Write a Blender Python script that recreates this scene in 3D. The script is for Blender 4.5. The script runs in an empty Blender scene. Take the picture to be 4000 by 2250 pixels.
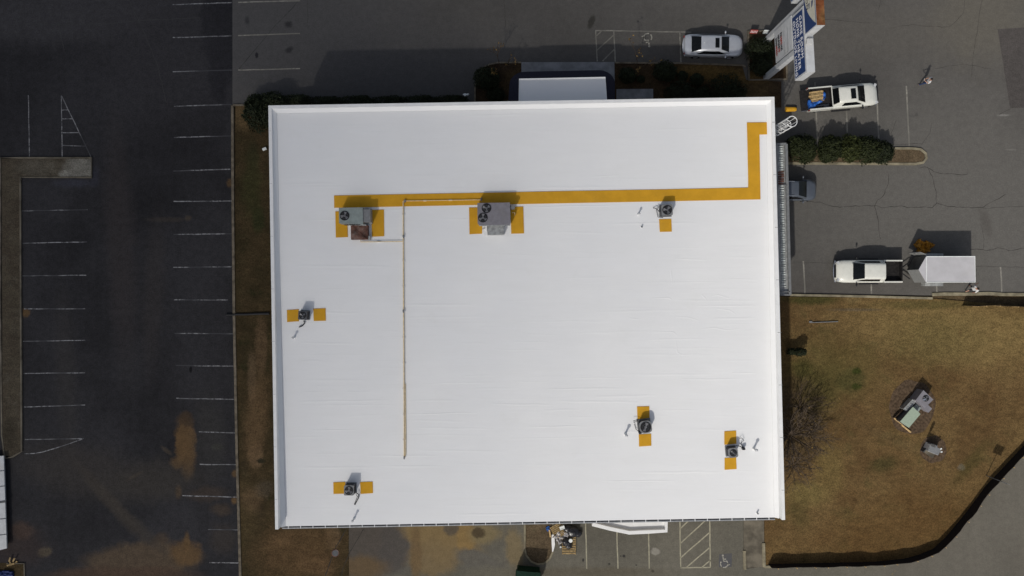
import bpy, math, random
from mathutils import Vector, Matrix, noise as mnoise
random.seed(7)
C = bpy.context.scene.collection
SC = bpy.context.scene
R = math.radians

# ------------------------------------------------------------------ camera, sky, sun, exposure
H = 66.9                      # height of the camera over the ground
F = 3110.85                   # focal length in photograph pixels (46.5 px per metre on the ground)
cam = bpy.data.cameras.new('camera')
cam.sensor_width = 36.0
cam.lens = 36.0 * F / 4000.0
cam.clip_end = 2000.0
cam_o = bpy.data.objects.new('camera', cam); C.objects.link(cam_o)
cam_o.location = (0, 0, H)
SC.camera = cam_o

ELEV, AZ = 44.5, 25.5         # sun height, and how far the shadows lean right of straight up
world = bpy.data.worlds.new('World'); SC.world = world; world.use_nodes = True
wn = world.node_tree
sky = wn.nodes.new('ShaderNodeTexSky'); sky.sky_type = 'NISHITA'; sky.sun_disc = False
sky.sun_elevation = R(ELEV); sky.sun_rotation = R(180 + AZ)
sky.air_density = 1.0; sky.dust_density = 2.5; sky.ozone_density = 1.0
bg = wn.nodes['Background']; bg.inputs[1].default_value = 0.098
hs = wn.nodes.new('ShaderNodeHueSaturation'); hs.inputs['Saturation'].default_value = 0.6   # a hazy, part clouded sky
wn.links.new(sky.outputs[0], hs.inputs['Color']); wn.links.new(hs.outputs[0], bg.inputs[0])
sun = bpy.data.lights.new('sun', 'SUN'); sun.energy = 3.2; sun.angle = R(1.3); sun.color = (1.0, 0.955, 0.88)
sun_o = bpy.data.objects.new('sun', sun); C.objects.link(sun_o)
SUND = Vector((math.sin(R(AZ)) * math.cos(R(ELEV)), math.cos(R(AZ)) * math.cos(R(ELEV)), -math.sin(R(ELEV))))
sun_o.rotation_euler = SUND.to_track_quat('-Z', 'Y').to_euler()
sun_o.location = -SUND * 150
SC.view_settings.view_transform = 'Standard'; SC.view_settings.look = 'None'
SC.view_settings.exposure = -0.25; SC.view_settings.gamma = 1.0
SC.view_settings.use_curve_mapping = False
SC.cycles.max_bounces = 6; SC.cycles.volume_bounces = 0

# ------------------------------------------------------------------ helpers
def P(px, py, z=0.0):
    k = (H - z) / F
    return Vector(((px - 2000) * k, (1125 - py) * k, z))
def zroof(y):                 # height of the roof membrane, falling to the gutter at the bottom
    return 5.75 + (y + 18.5) * (0.55 / 32.5)
def PR(px, py, h=0.0):        # a pixel seen at height h above the roof
    z = 5.5
    for _ in range(4):
        y = (1125 - py) * (H - z) / F
        z = zroof(y) + h
    return P(px, py, z)

class MB:
    def __init__(s): s.v = []; s.f = []; s.m = []
    def add(s, vs, fs, mi=0):
        o = len(s.v); s.v += [tuple(p) for p in vs]
        s.f += [tuple(i + o for i in f) for f in fs]; s.m += [mi] * len(fs); return s
    def box(s, c, d, rz=0.0, mi=0, rx=0.0, ry=0.0):
        M = Matrix.Translation(c) @ Matrix.Rotation(rz, 4, 'Z') @ Matrix.Rotation(ry, 4, 'Y') @ Matrix.Rotation(rx, 4, 'X')
        x, y, z = d[0] / 2, d[1] / 2, d[2] / 2
        vs = [M @ Vector(p) for p in ((-x,-y,-z),(x,-y,-z),(x,y,-z),(-x,y,-z),(-x,-y,z),(x,-y,z),(x,y,z),(-x,y,z))]
        return s.add(vs, [(0,3,2,1),(4,5,6,7),(0,1,5,4),(1,2,6,5),(2,3,7,6),(3,0,4,7)], mi)
    def prism(s, poly, z0, z1, mi=0):
        n = len(poly); a = sum(poly[i][0]*poly[(i+1)%n][1]-poly[(i+1)%n][0]*poly[i][1] for i in range(n))
        if a < 0: poly = poly[::-1]
        g0 = z0 if callable(z0) else (lambda x, y: z0); g1 = z1 if callable(z1) else (lambda x, y: z1)
        vs = [(p[0], p[1], g0(p[0], p[1])) for p in poly] + [(p[0], p[1], g1(p[0], p[1])) for p in poly]
        fs = [tuple(range(n-1, -1, -1)), tuple(range(n, 2*n))] + [(i, (i+1)%n, n+(i+1)%n, n+i) for i in range(n)]
        return s.add(vs, fs, mi)
    def cyl(s, p0, p1, r0, r1=None, n=12, mi=0, caps=True):
        r1 = r0 if r1 is None else r1
        p0, p1 = Vector(p0), Vector(p1); d = (p1 - p0)
        if d.length < 1e-6: return s
        q = d.normalized().to_track_quat('Z', 'Y')
        vs = []
        for p, r in ((p0, r0), (p1, r1)):
            vs += [p + q @ Vector((r*math.cos(2*math.pi*i/n), r*math.sin(2*math.pi*i/n), 0)) for i in range(n)]
        fs = [(i, (i+1)%n, n+(i+1)%n, n+i) for i in range(n)]
        if caps: fs += [tuple(range(n-1, -1, -1)), tuple(range(n, 2*n))]
        return s.add(vs, fs, mi)
    def tube(s, pts, r, n=8, mi=0, r1=None):
        pts = [Vector(p) for p in pts]; k = len(pts); vs = []
        for i, p in enumerate(pts):
            t = (pts[min(i+1, k-1)] - pts[max(i-1, 0)]).normalized()
            up = Vector((0, 0, 1)) if abs(t.z) < 0.95 else Vector((1, 0, 0))
            a = t.cross(up).normalized(); b = a.cross(t)
            rr = r if r1 is None else r + (r1 - r) * i / (k - 1)
            vs += [p + rr * (a * math.cos(2*math.pi*j/n) + b * math.sin(2*math.pi*j/n)) for j in range(n)]
        fs = [(i*n+j, i*n+(j+1)%n, (i+1)*n+(j+1)%n, (i+1)*n+j) for i in range(k-1) for j in range(n)]
        fs += [tuple(range(n-1, -1, -1)), tuple(range((k-1)*n, k*n))]
        return s.add(vs, fs, mi)
    def loft(s, rings, mi=0):
        n = len(rings[0]); k = len(rings)
        vs = [p for r in rings for p in r]
        fs = [(i*n+j, i*n+(j+1)%n, (i+1)*n+(j+1)%n, (i+1)*n+j) for i in range(k-1) for j in range(n)]
        fs += [tuple(range(n-1, -1, -1)), tuple(range((k-1)*n, k*n))]
        return s.add(vs, fs, mi)
    def ball(s, c, r, nu=12, nv=8, mi=0):
        c = Vector(c); r = r if hasattr(r, '__len__') else (r, r, r); vs = [c + Vector((0, 0, -r[2]))]
        for i in range(1, nv):
            t = -math.pi/2 + math.pi*i/nv
            vs += [c + Vector((r[0]*math.cos(t)*math.cos(2*math.pi*j/nu), r[1]*math.cos(t)*math.sin(2*math.pi*j/nu), r[2]*math.sin(t))) for j in range(nu)]
        vs.append(c + Vector((0, 0, r[2]))); e = len(vs) - 1
        fs = [(0, 1+(j+1)%nu, 1+j) for j in range(nu)]
        fs += [(1+i*nu+j, 1+i*nu+(j+1)%nu, 1+(i+1)*nu+(j+1)%nu, 1+(i+1)*nu+j) for i in range(nv-2) for j in range(nu)]
        fs += [(e, 1+(nv-2)*nu+j, 1+(nv-2)*nu+(j+1)%nu) for j in range(nu)]
        return s.add(vs, fs, mi)
    def patch(s, a, b, c, d, bulge=0.0, off=0.0, nu=6, nv=6, mi=0, th=0.0):
        a, b, c, d = map(Vector, (a, b, c, d)); nrm = (b - a).cross(d - a).normalized()
        vs = []
        for j in range(nv+1):
            for i in range(nu+1):
                u, v = i/nu, j/nv
                p = (a*(1-u)+b*u)*(1-v) + (d*(1-u)+c*u)*v
                vs.append(p + nrm*(off + bulge*math.sin(math.pi*u)*math.sin(math.pi*(0.15+0.7*v))))
        fs = [(j*(nu+1)+i, j*(nu+1)+i+1, (j+1)*(nu+1)+i+1, (j+1)*(nu+1)+i) for j in range(nv) for i in range(nu)]
        return s.add(vs, fs, mi)
    def ring(s, c, r0, r1, z0, z1, n=24, mi=0):   # flat ring with thickness
        vs = []
        for z in (z0, z1):
            for r in (r0, r1):
                vs += [(c[0]+r*math.cos(2*math.pi*i/n), c[1]+r*math.sin(2*math.pi*i/n), z) for i in range(n)]
        fs = []
        for i in range(n):
            k = (i+1) % n
            fs += [(2*n+i, 3*n+i, 3*n+k, 2*n+k), (i, k, n+k, n+i), (n+i, n+k, 3*n+k, 3*n+i), (i, 2*n+i, 2*n+k, k)]
        return s.add(vs, fs, mi)
    def strip(s, pts, w, z=None, zfun=None, mi=0):    # flat ribbon along points
        pts = [Vector(p) for p in pts]; k = len(pts); vs = []
        for i, p in enumerate(pts):
            t = pts[min(i+1, k-1)] - pts[max(i-1, 0)]; t.z = 0; t.normalize()
            nn = Vector((-t.y, t.x, 0)); ww = w(i) if callable(w) else w
            for sg in (1, -1):
                q = p + nn*ww*0.5*sg
                if z is not None: q.z = z
                if zfun: q.z = zfun(q)
                vs.append(q)
        return s.add(vs, [(2*i, 2*i+1, 2*i+3, 2*i+2) for i in range(k-1)], mi)
    def kerb(s, pts, w, z0, z1, mi=0, closed=False):  # raised strip with square section
        pts = [Vector(p) for p in pts]; k = len(pts); vs = []
        for i, p in enumerate(pts):
            if closed: t = pts[(i+1) % k] - pts[i-1]
            else: t = pts[min(i+1, k-1)] - pts[max(i-1, 0)]
            t.z = 0; t.normalize(); nn = Vector((-t.y, t.x, 0))
            a, b = p + nn*w/2, p - nn*w/2
            a2, b2 = p + nn*(w/2-0.015), p - nn*(w/2-0.015)
            vs += [(a.x, a.y, z0), (a.x, a.y, z1-0.02), (a2.x, a2.y, z1), (b2.x, b2.y, z1), (b.x, b.y, z1-0.02), (b.x, b.y, z0)]
        fs = []
        for i in range(k if closed else k-1):
            o, q = i*6, ((i+1) % k)*6
            fs += [(o+j, q+j, q+j+1, o+j+1) for j in range(5)]
        if not closed: fs += [(0,1,2,3,4,5), tuple((k-1)*6+j for j in (5,4,3,2,1,0))]
        return s.add(vs, fs, mi)
    def build(s, name, mat, parent=None, smooth=None, world=False):
        me = bpy.data.meshes.new(name)
        vs = s.v
        if world and parent is not None:
            MW = Matrix.Identity(4); q = parent
            while q is not None:
                MW = Matrix.Translation(q.location) @ q.rotation_euler.to_matrix().to_4x4() @ MW; q = q.parent
            MI = MW.inverted()
            vs = [tuple(MI @ Vector(p)) for p in vs]
        me.from_pydata(vs, [], s.f)
        mats = mat if isinstance(mat, (list, tuple)) else [mat]
        for m in mats: me.materials.append(m)
        if len(mats) > 1: me.polygons.foreach_set('material_index', s.m)
        if smooth is not None:
            me.polygons.foreach_set('use_smooth', [True]*len(me.polygons))
            if smooth < 180: me.set_sharp_from_angle(angle=R(smooth))
        me.update()
        o = bpy.data.objects.new(name, me); C.objects.link(o)
        if parent is not None: o.parent = parent
        return o

def tag(o, label=None, cat=None, group=None, kind=None):
    if label: o['label'] = label
    if cat: o['category'] = cat
    if group: o['group'] = group
    if kind: o['kind'] = kind
    return o
def thing(name, label, cat, loc=(0, 0, 0), rz=0.0, group=None):
    o = bpy.data.objects.new(name, None); C.objects.link(o)
    o.empty_display_size = 0.2
    o.location = loc; o.rotation_euler = (0, 0, rz)
    return tag(o, label, cat, group)
def structure(o): return tag(o, kind='structure')
def kids(o): return [c for c in bpy.data.objects if c.parent == o]
def dup(root, loc, rz, label):
    def cp(o, par):
        c = o.copy(); C.objects.link(c)
        if par is not None: c.parent = par
        for ch in kids(o): cp(ch, c)
        return c
    r = cp(root, None); r.location = loc; r.rotation_euler = (0, 0, rz); r['label'] = label
    return r

# ------------------------------------------------------------------ materials
def srgb(r, g, b):
    f = lambda c: (c/12.92 if c <= 0.04045 else ((c+0.055)/1.055)**2.4)
    return (f(r/255), f(g/255), f(b/255), 1)
class NT:
    def __init__(s, name):
        s.mat = bpy.data.materials.new(name); s.mat.use_nodes = True; s.t = s.mat.node_tree
        s.b = s.t.nodes['Principled BSDF']; s.geo = s.t.nodes.new('ShaderNodeNewGeometry')
    def n(s, typ, **kw):
        nd = s.t.nodes.new(typ)
        for k, v in kw.items(): setattr(nd, k, v)
        return nd
    def l(s, a, b): s.t.links.new(a, b)
    def noise(s, scale, detail=4, rough=0.55, stretch=(1, 1, 1), rot=0.0, dist=0.0, off=(0, 0, 0), coord=None):
        mp = s.n('ShaderNodeMapping'); mp.inputs['Scale'].default_value = stretch; mp.inputs['Rotation'].default_value = (0, 0, rot)
        mp.inputs['Location'].default_value = off
        s.l(coord or s.geo.outputs['Position'], mp.inputs[0])
        nz = s.n('ShaderNodeTexNoise'); nz.inputs['Scale'].default_value = scale; nz.inputs['Detail'].default_value = detail
        nz.inputs['Roughness'].default_value = rough; nz.inputs['Distortion'].default_value = dist
        s.l(mp.outputs[0], nz.inputs['Vector']); return nz.outputs['Fac']
    def ramp(s, fac, lo, hi, smooth=True):
        m = s.n('ShaderNodeMapRange'); m.interpolation_type = 'SMOOTHSTEP' if smooth else 'LINEAR'
        m.inputs['From Min'].default_value = lo; m.inputs['From Max'].default_value = hi
        s.l(fac, m.inputs['Value']); return m.outputs[0]
    def mix(s, fac, a, b, mode='MIX'):
        m = s.n('ShaderNodeMix', data_type='RGBA', blend_type=mode)
        for sock, v in ((m.inputs['Factor'], fac), (m.inputs['A'], a), (m.inputs['B'], b)):
            if hasattr(v, 'is_linked'): s.l(v, sock)
            else: sock.default_value = v
        return m.outputs['Result']
    def math(s, op, a, b=None):
        m = s.n('ShaderNodeMath', operation=op)
        for i, v in enumerate((a, b)):
            if v is None: continue
            if hasattr(v, 'is_linked'): s.l(v, m.inputs[i])
            else: m.inputs[i].default_value = v
        return m.outputs[0]
    def blob(s, px, py, rx, ry, rot=0.0, soft=0.35, warp=0.6, wscale=0.5):
        """irregular stain centred on a photographed spot; radii in metres"""
        c = P(px, py)
        wscale = max(0.4, min(7.0, 0.75/min(rx, ry)))
        nz = s.n('ShaderNodeTexNoise'); nz.inputs['Scale'].default_value = wscale; nz.inputs['Detail'].default_value = 6; nz.inputs['Roughness'].default_value = 0.65
        s.l(s.geo.outputs['Position'], nz.inputs['Vector'])
        sub = s.n('ShaderNodeVectorMath', operation='SUBTRACT'); s.l(nz.outputs['Color'], sub.inputs[0]); sub.inputs[1].default_value = (.5, .5, .5)
        sc = s.n('ShaderNodeVectorMath', operation='SCALE'); s.l(sub.outputs[0], sc.inputs[0]); sc.inputs['Scale'].default_value = warp*2*min(rx, ry)
        ad = s.n('ShaderNodeVectorMath', operation='ADD'); s.l(s.geo.outputs['Position'], ad.inputs[0]); s.l(sc.outputs[0], ad.inputs[1])
        mp = s.n('ShaderNodeMapping', vector_type='TEXTURE'); mp.inputs['Location'].default_value = (c.x, c.y, 0)
        mp.inputs['Rotation'].default_value = (0, 0, rot); mp.inputs['Scale'].default_value = (rx, ry, 1000)
        s.l(ad.outputs[0], mp.inputs[0])
        ln = s.n('ShaderNodeVectorMath', operation='LENGTH'); s.l(mp.outputs[0], ln.inputs[0])
        return s.ramp(ln.outputs['Value'], 1+soft, max(0.0, 1-soft))
    def bump(s, h, strength=0.3, dist=0.02):
        b = s.n('ShaderNodeBump'); b.inputs['Strength'].default_value = strength; b.inputs['Distance'].default_value = dist
        s.l(h, b.inputs['Height']); s.l(b.outputs[0], s.b.inputs['Normal'])
    def done(s, col, rough=0.85, spec=0.3, metal=0.0):
        if hasattr(col, 'is_linked'): s.l(col, s.b.inputs['Base Color'])
        else: s.b.inputs['Base Color'].default_value = col
        if hasattr(rough, 'is_linked'): s.l(rough, s.b.inputs['Roughness'])
        else: s.b.inputs['Roughness'].default_value = rough
        s.b.inputs['Specular IOR Level'].default_value = spec; s.b.inputs['Metallic'].default_value = metal
        return s.mat
def g(v, t=(1, 1, 1)): return (v*t[0], v*t[1], v*t[2], 1)
def plain(name, col, rough=0.6, spec=0.4, metal=0.0, var=0.12, scale=6.0, bump=0.0, dirt=None):
    m = NT(name)
    f = m.noise(scale, 5, 0.6)
    dark = tuple(c*(1-var*1.6) for c in col[:3]) + (1,); lite = tuple(min(1, c*(1+var)) for c in col[:3]) + (1,)
    c = m.mix(m.ramp(f, 0.3, 0.7), dark, lite)
    if dirt:
        c = m.mix(m.math('MULTIPLY', m.ramp(m.noise(scale*0.35, 6, 0.65, off=(3, 9, 2)), 0.5, 0.75), dirt[1]), c, dirt[0])
    if bump: m.bump(m.noise(scale*8, 3), bump)
    return m.done(c, rough, spec, metal)

def asphalt(name, base, lo=0.75, hi=1.25, streak=None, stains_or_shade=(), fine=0.22, patches=()):
    k = 0.78 if name != 'sealed_asphalt' else 0.85
    return asphalt_(name, tuple(c*k for c in base[:3])+(1,), lo, hi, streak, [x[:5]+(tuple(c*k for c in x[5][:3])+(1,),)+x[6:] for x in stains_or_shade], fine)
def asphalt_(name, base, lo=0.75, hi=1.25, streak=None, stains_or_shade=(), fine=0.22, patches=()):
    m = NT(name)
    big = m.ramp(m.noise(0.09, 5, 0.6), 0.3, 0.7)
    c = m.mix(big, tuple(x*lo for x in base[:3])+(1,), tuple(x*hi for x in base[:3])+(1,))
    if streak:   # tyre wear running one way
        st = m.ramp(m.noise(0.35, 5, 0.6, stretch=streak), 0.35, 0.72)
        c = m.mix(m.math('MULTIPLY', st, 0.32), c, tuple(x*1.55 for x in base[:3])+(1,))
        st2 = m.ramp(m.noise(0.6, 5, 0.6, stretch=streak, off=(40, 7, 0)), 0.5, 0.8)
        c = m.mix(m.math('MULTIPLY', st2, 0.35), c, tuple(x*0.6 for x in base[:3])+(1,))
    for (px, py, rx, ry, rot, col, amt, soft) in stains_or_shade:
        c = m.mix(m.math('MULTIPLY', m.blob(px, py, rx, ry, rot, soft, 0.7, 0.45), amt), c, col)
    mid = m.ramp(m.noise(2.2, 6, 0.7), 0.25, 0.75)
    c = m.mix(fine*0.6, c, m.mix(mid, g(0.0), g(1.0)), 'OVERLAY')
    grain = m.ramp(m.noise(9.0, 2, 0.6), 0.2, 0.8, False)
    c = m.mix(fine, c, m.mix(grain, g(0.0), g(1.0)), 'OVERLAY')
    m.bump(m.noise(30, 3), 0.25, 0.01)
    return m.done(c, 0.92, 0.18)

DIRT = (0.135, 0.082, 0.038, 1); DIRT2 = (0.09, 0.055, 0.03, 1); PALE = (0.16, 0.14, 0.10, 1)
def grass_mat(name, a, b, green, gamt=0.4, stains_or_shade=(), scale=1.0):
    m = NT(name); k = 0.76; sc_ = lambda c: tuple(x*k for x in c[:3]) + (1,)
    a, b, green = sc_(a), sc_(b), sc_(green); stains_or_shade = [x[:5] + (sc_(x[5]),) + x[6:] for x in stains_or_shade]
    c = m.mix(m.ramp(m.noise(0.22*scale, 6, 0.65), 0.32, 0.68), a, b)
    c = m.mix(m.math('MULTIPLY', m.ramp(m.noise(0.5*scale, 6, 0.65, off=(11, 4, 0)), 0.52, 0.72), gamt), c, green)
    for (px, py, rx, ry, rot, col, amt, soft) in stains_or_shade:
        c = m.mix(m.math('MULTIPLY', m.blob(px, py, rx, ry, rot, soft, 0.8, 0.5), amt), c, col)
    c = m.mix(0.30, c, m.mix(m.ramp(m.noise(2.0, 7, 0.75, stretch=(0.6, 1, 1), rot=0.3, dist=0.6), 0.25, 0.75), g(0.05), g(0.95)), 'OVERLAY')
    c = m.mix(m.math('MULTIPLY', m.ramp(m.noise(0.9, 8, 0.72, off=(21, 3, 0)), 0.55, 0.70), 0.45), c, tuple(x*0.62 for x in a[:3]) + (1,))
    c = m.mix(m.math('MULTIPLY', m.ramp(m.noise(1.3, 8, 0.75, off=(2, 33, 0)), 0.56, 0.72), 0.5), c, tuple(min(1, x*1.45) for x in b[:3]) + (1,))
    c = m.mix(0.5, c, m.mix(m.ramp(m.noise(9, 4, 0.75), 0.2, 0.8), g(0.0), g(1.0)), 'OVERLAY')
    m.bump(m.noise(9, 5, 0.7), 0.6, 0.05)
    return m.done(c, 0.95, 0.1)

M = {}
M['lot_left'] = asphalt('sealed_asphalt', g(0.0285, (1.0, 0.98, 1.08)), 0.65, 1.45, streak=(1, 0.06, 1), fine=0.34, stains_or_shade=[
    (725, 1740, 0.85, 2.6, 0.06, DIRT, 0.95, 0.25), (730, 1640, 0.6, 0.7, 0, (0.06, 0.04, 0.025, 1), .8, .3), (690, 1810, 0.5, 0.5, 0.4, DIRT, 0.9, 0.4), (697, 1920, 0.25, 0.5, 0, DIRT, .7, .6),
    (560, 2190, 4.6, 1.5, 0.05, (0.105, 0.075, 0.048, 1), 0.85, 0.25), (725, 2160, 1.3, 1.0, 0, DIRT, 0.85, 0.35), (730, 2120, .25, .8, 0, DIRT, 0.8, 0.4), (480, 2250, 6, .8, 0, (0.085, 0.055, 0.038, 1), .8, .35), (620, 2110, .8, .5, .5, (.085, .06, .04, 1), .6, .4),
    (90, 2075, 0.9, 0.7, 0, (0.09, 0.06, 0.045, 1), 0.8, 0.4), (175, 2155, 0.6, 0.4, .2, (0.11, 0.09, 0.06, 1), 0.8, 0.4), (60, 2130, 2.4, 1.6, 0, (0.05, 0.035, 0.03, 1), .6, .6),
    (100, 1222, 0.35, 0.35, 0, DIRT, 0.9, 0.4), (898, 715, 0.25, 0.35, 0, DIRT, 0.7, 0.5), (650, 858, 1.5, 0.2, 0, (0.06, 0.05, 0.042, 1), .6, .6), (735, 852, .25, .2, 0, (0.09, 0.07, 0.05, 1), .6, .6),
    (290, 715, 1.5, 0.35, 0, (0.06, 0.063, 0.085, 1), 0.5, 0.6), (372, 690, .35, .8, 0, (0.045, 0.047, 0.065, 1), 0.5, 0.6),
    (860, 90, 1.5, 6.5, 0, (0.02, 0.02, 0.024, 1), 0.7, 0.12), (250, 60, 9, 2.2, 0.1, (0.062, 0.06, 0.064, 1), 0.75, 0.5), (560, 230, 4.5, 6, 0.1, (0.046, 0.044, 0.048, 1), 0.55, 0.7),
    (470, 950, 1.1, 9, 0.05, (0.05, 0.043, 0.043, 1), 0.6, 0.6), (600, 1150, 0.8, 6, -.05, (0.052, 0.046, 0.045, 1), 0.5, 0.6), (260, 1500, .8, 7, 0.05, (0.05, 0.046, 0.044, 1), 0.5, 0.6),
    (300, 1830, 5, 2.0, -0.2, (0.052, 0.046, 0.042, 1), 0.7, 0.6), (600, 1880, 4, 1.6, .1, (0.054, 0.048, 0.042, 1), .7, .6), (650, 1760, .15, .5, 0.9, (.09, .07, .05, 1), .6, .6), (525, 1860, .7, .12, .5, (.08, .065, .05, 1), .6, .6), (820, 1700, 1.2, 3.5, .1, (.05, .048, .046, 1), .6, .6), (810, 1930, 1.5, .6, .1, (.07, .052, .04, 1), .6, .5), (870, 2100, 1.0, 1.2, 0, (.055, .045, .038, 1), .6, .5), (430, 1960, 4, .5, -0.85, (0.065, 0.055, 0.045, 1), 0.55, 0.6), (520, 2040, 4, .45, -0.75, (0.065, 0.055, 0.045, 1), 0.5, 0.6),
    (865, 1990, 0.8, 0.5, 0, (.075, .055, .04, 1), .7, .6), (920, 1850, .3, .3, 0, DIRT, .8, .5), (915, 1955, .25, .3, 0, DIRT, .9, .5), (850, 1745, .5, .25, 0, (.06, .06, .05, 1), .6, .6), (745, 1443, .12, .25, 0, (.006, .006, .007, 1), .9, .4)])
M['lot_top'] = asphalt('worn_asphalt', (0.127, 0.120, 0.111, 1), 0.86, 1.14, fine=0.16, stains_or_shade=[
    (1110, 90, 10, 6, 0, (0.10, 0.098, 0.099, 1), 0.8, 0.7), (1550, 330, 14, 4, 0, (0.085, 0.083, 0.086, 1), 0.6, 0.7),
    (2310, 85, 0.25, 0.6, -0.4, (0.05, 0.047, 0.04, 1), 0.85, 0.4), (1003, 216, 0.13, 0.25, 0, (0.02, 0.02, 0.025, 1), 0.9, 0.3),  # second spot: painted shade on the line of the overhead wire's shadow
    (1127, 95, .3, .25, 0, (0.03, 0.03, 0.033, 1), .8, .6), (1130, 195, .35, .2, .5, (0.03, 0.03, 0.033, 1), .8, .6), (965, 80, .2, .3, 0, (0.04, 0.04, 0.043, 1), .7, .6),
    (3580, 448, .13, .15, 0, (0.03, 0.03, 0.03, 1), .9, .5), (3565, 453, .3, .1, 0, (0.05, 0.05, 0.05, 1), .6, .6), (3225, 475, .2, .2, 0, (0.06, 0.06, 0.06, 1), .7, .6), (3917, 737, .13, .1, .6, (0.03, 0.03, 0.03, 1), .9, .5),
    (3560, 120, 15, 2, 0, (0.14, 0.13, 0.115, 1), .7, .8), (3850, 60, 4, 4, 0, (0.155, 0.142, 0.118, 1), .8, .7), (3500, 700, 14, 6, 0, (0.16, 0.152, 0.138, 1), .8, .8), (3800, 1000, 8, 6, 0, (0.165, 0.157, 0.143, 1), .8, .8), (3300, 1120, 7, .8, 0, (0.10, 0.09, 0.08, 1), .5, .7),
    (3920, 450, .5, .08, 0, (0.3, 0.29, 0.27, 1), .6, .5), (3950, 585, .4, .06, 0, (0.25, 0.24, 0.22, 1), .6, .5), (3850, 870, .4, 1.2, .3, (0.11, 0.1, 0.09, 1), .6, .6)])
_dust = lambda c: tuple(x*1.3 for x in c) + (1,)
M['lot_bottom'] = asphalt('dusty_asphalt', (0.168, 0.156, 0.126, 1), 0.8, 1.15, fine=0.2, stains_or_shade=[
    (1430, 2110, 2.6, 4.2, 0, (0.105, 0.090, 0.078, 1), 0.9, 0.3), (1545, 2120, 1.3, 2.6, 0, (0.105, 0.094, 0.085, 1), 0.9, 0.2), (1400, 2215, 2.4, .9, 0, (0.17, .115, .06, 1), .85, .4),
    (1725, 2095, 3.4, 1.9, -.3, _dust((0.205, 0.145, 0.068)), 0.95, 0.25), (1690, 2185, 2.0, 1.6, 0, _dust((0.185, 0.135, 0.07)), 0.9, 0.3), (1625, 2160, .5, 2.4, 0, _dust((0.15, 0.10, 0.05)), .8, .4),
    (1820, 2090, .8, 1.7, 0, _dust((0.225, 0.15, 0.062)), 0.95, 0.3), (1895, 2085, 1.3, .8, 0, _dust((0.19, 0.15, 0.08)), .9, .4), (1760, 2060, .6, .6, 0, (0.12, 0.10, 0.075, 1), .9, .3),
    (1880, 2195, 2.4, .8, -.4, (0.150, 0.140, 0.118, 1), 0.95, 0.25), (1868, 2082, .55, .45, 0, (0.095, 0.07, 0.04, 1), 0.95, 0.3), (2010, 2140, .8, 1.6, 0.1, _dust((0.185, 0.145, 0.082)), .9, .35), (1960, 2240, 3, .6, 0, (0.18, .165, .125, 1), .8, .5),
    (2560, 2155, .35, .3, 0, (0.36, 0.34, 0.29, 1), .8, .3), (2437, 2172, .13, .12, 0, (0.03, 0.03, 0.03, 1), .9, .4), (2425, 2172, .06, .06, 0, (0.03, 0.03, 0.03, 1), .9, .4), (2380, 2203, .1, .08, 0, (0.04, 0.04, 0.035, 1), .9, .4),
    (2550, 2231, .14, .12, 0, (0.03, 0.03, 0.03, 1), .9, .4), (2485, 2207, .06, .06, 0, (0.03, 0.03, 0.03, 1), .9, .4), (2278, 2188, .08, .14, 0, (0.03, 0.03, 0.03, 1), .9, .4), (2300, 2235, 6, .4, 0, (0.14, 0.12, 0.085, 1), .7, .6)])
M['road'] = asphalt('road_asphalt', (0.156, 0.143, 0.118, 1), 0.9, 1.12, fine=0.15, streak=(1, .12, 1))
M['patch'] = asphalt('asphalt_patch', (0.098, 0.088, 0.083, 1), 0.85, 1.15, fine=0.25)
M['ground'] = grass_mat('dirt_ground', (0.10, 0.07, 0.04, 1), (0.14, 0.10, 0.055, 1), (0.06, 0.06, 0.03, 1))
M['grass'] = grass_mat('dormant_grass', (0.134, 0.080, 0.033, 1), (0.190, 0.123, 0.051, 1), (0.100, 0.083, 0.031, 1), 0.6, [
    (3780, 1290, 9, 2.6, -0.12, (0.27, 0.19, 0.075, 1), 0.75, 0.6), (3260, 1440, 3.5, 2.5, 0, (0.13, 0.105, 0.035, 1), 0.6, 0.7), (3190, 1540, 1.6, 2.4, -.5, (0.07, 0.068, 0.02, 1), 0.55, 0.7), (3130, 1440, 1.0, .8, 0, (0.065, 0.068, 0.018, 1), 0.6, 0.6),
    (3325, 1480, 1.2, 1.0, 0, (0.085, 0.075, 0.026, 1), 0.8, 0.35), (3345, 1510, .4, .25, 0, (0.045, 0.055, 0.012, 1), 0.9, 0.5), (3345, 1450, .35, .25, 0, (0.045, 0.055, 0.012, 1), 0.9, 0.5), (3240, 1830, 1.1, 2.2, 0, (0.19, 0.135, 0.05, 1), 0.75, 0.6), (3150, 1935, 1.6, 1.0, 0, (0.2, 0.15, 0.055, 1), 0.8, 0.6),
    (3450, 1815, 1.2, .6, 0.2, (0.07, 0.06, 0.022, 1), 0.75, 0.6), (3650, 1335, 3.5, 2, 0, (0.155, 0.12, 0.045, 1), 0.6, 0.8), (3500, 1720, 5, .4, -.4, (0.15, 0.1, 0.045, 1), 0.5, 0.7), (3170, 1170, 2.2, .4, 0, (0.06, 0.062, 0.018, 1), .8, .5), (3330, 1170, .6, .35, 0, (0.2, 0.14, 0.06, 1), .8, .5),
    (3610, 1190, 3.6, .35, 0, (0.1, .085, .03, 1), .6, .6), (3540, 2080, 7, 3, .3, (0.14, 0.078, 0.027, 1), .6, .8), (3755, 1826, .28, .28, 0, (0.19, .17, .13, 1), .7, .4), (3790, 1810, 2, .5, .9, (0.07, .065, .02, 1), .5, .7), (3340, 1210, 2, .12, 0, (0.12, .1, .075, 1), .5, .6),
    (3120, 2010, .8, 1.2, .3, (0.075, 0.063, 0.022, 1), .5, .7), (3100, 1660, 2.0, 3.6, 0, (0.095, 0.067, 0.036, 1), .75, .5)])
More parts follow.
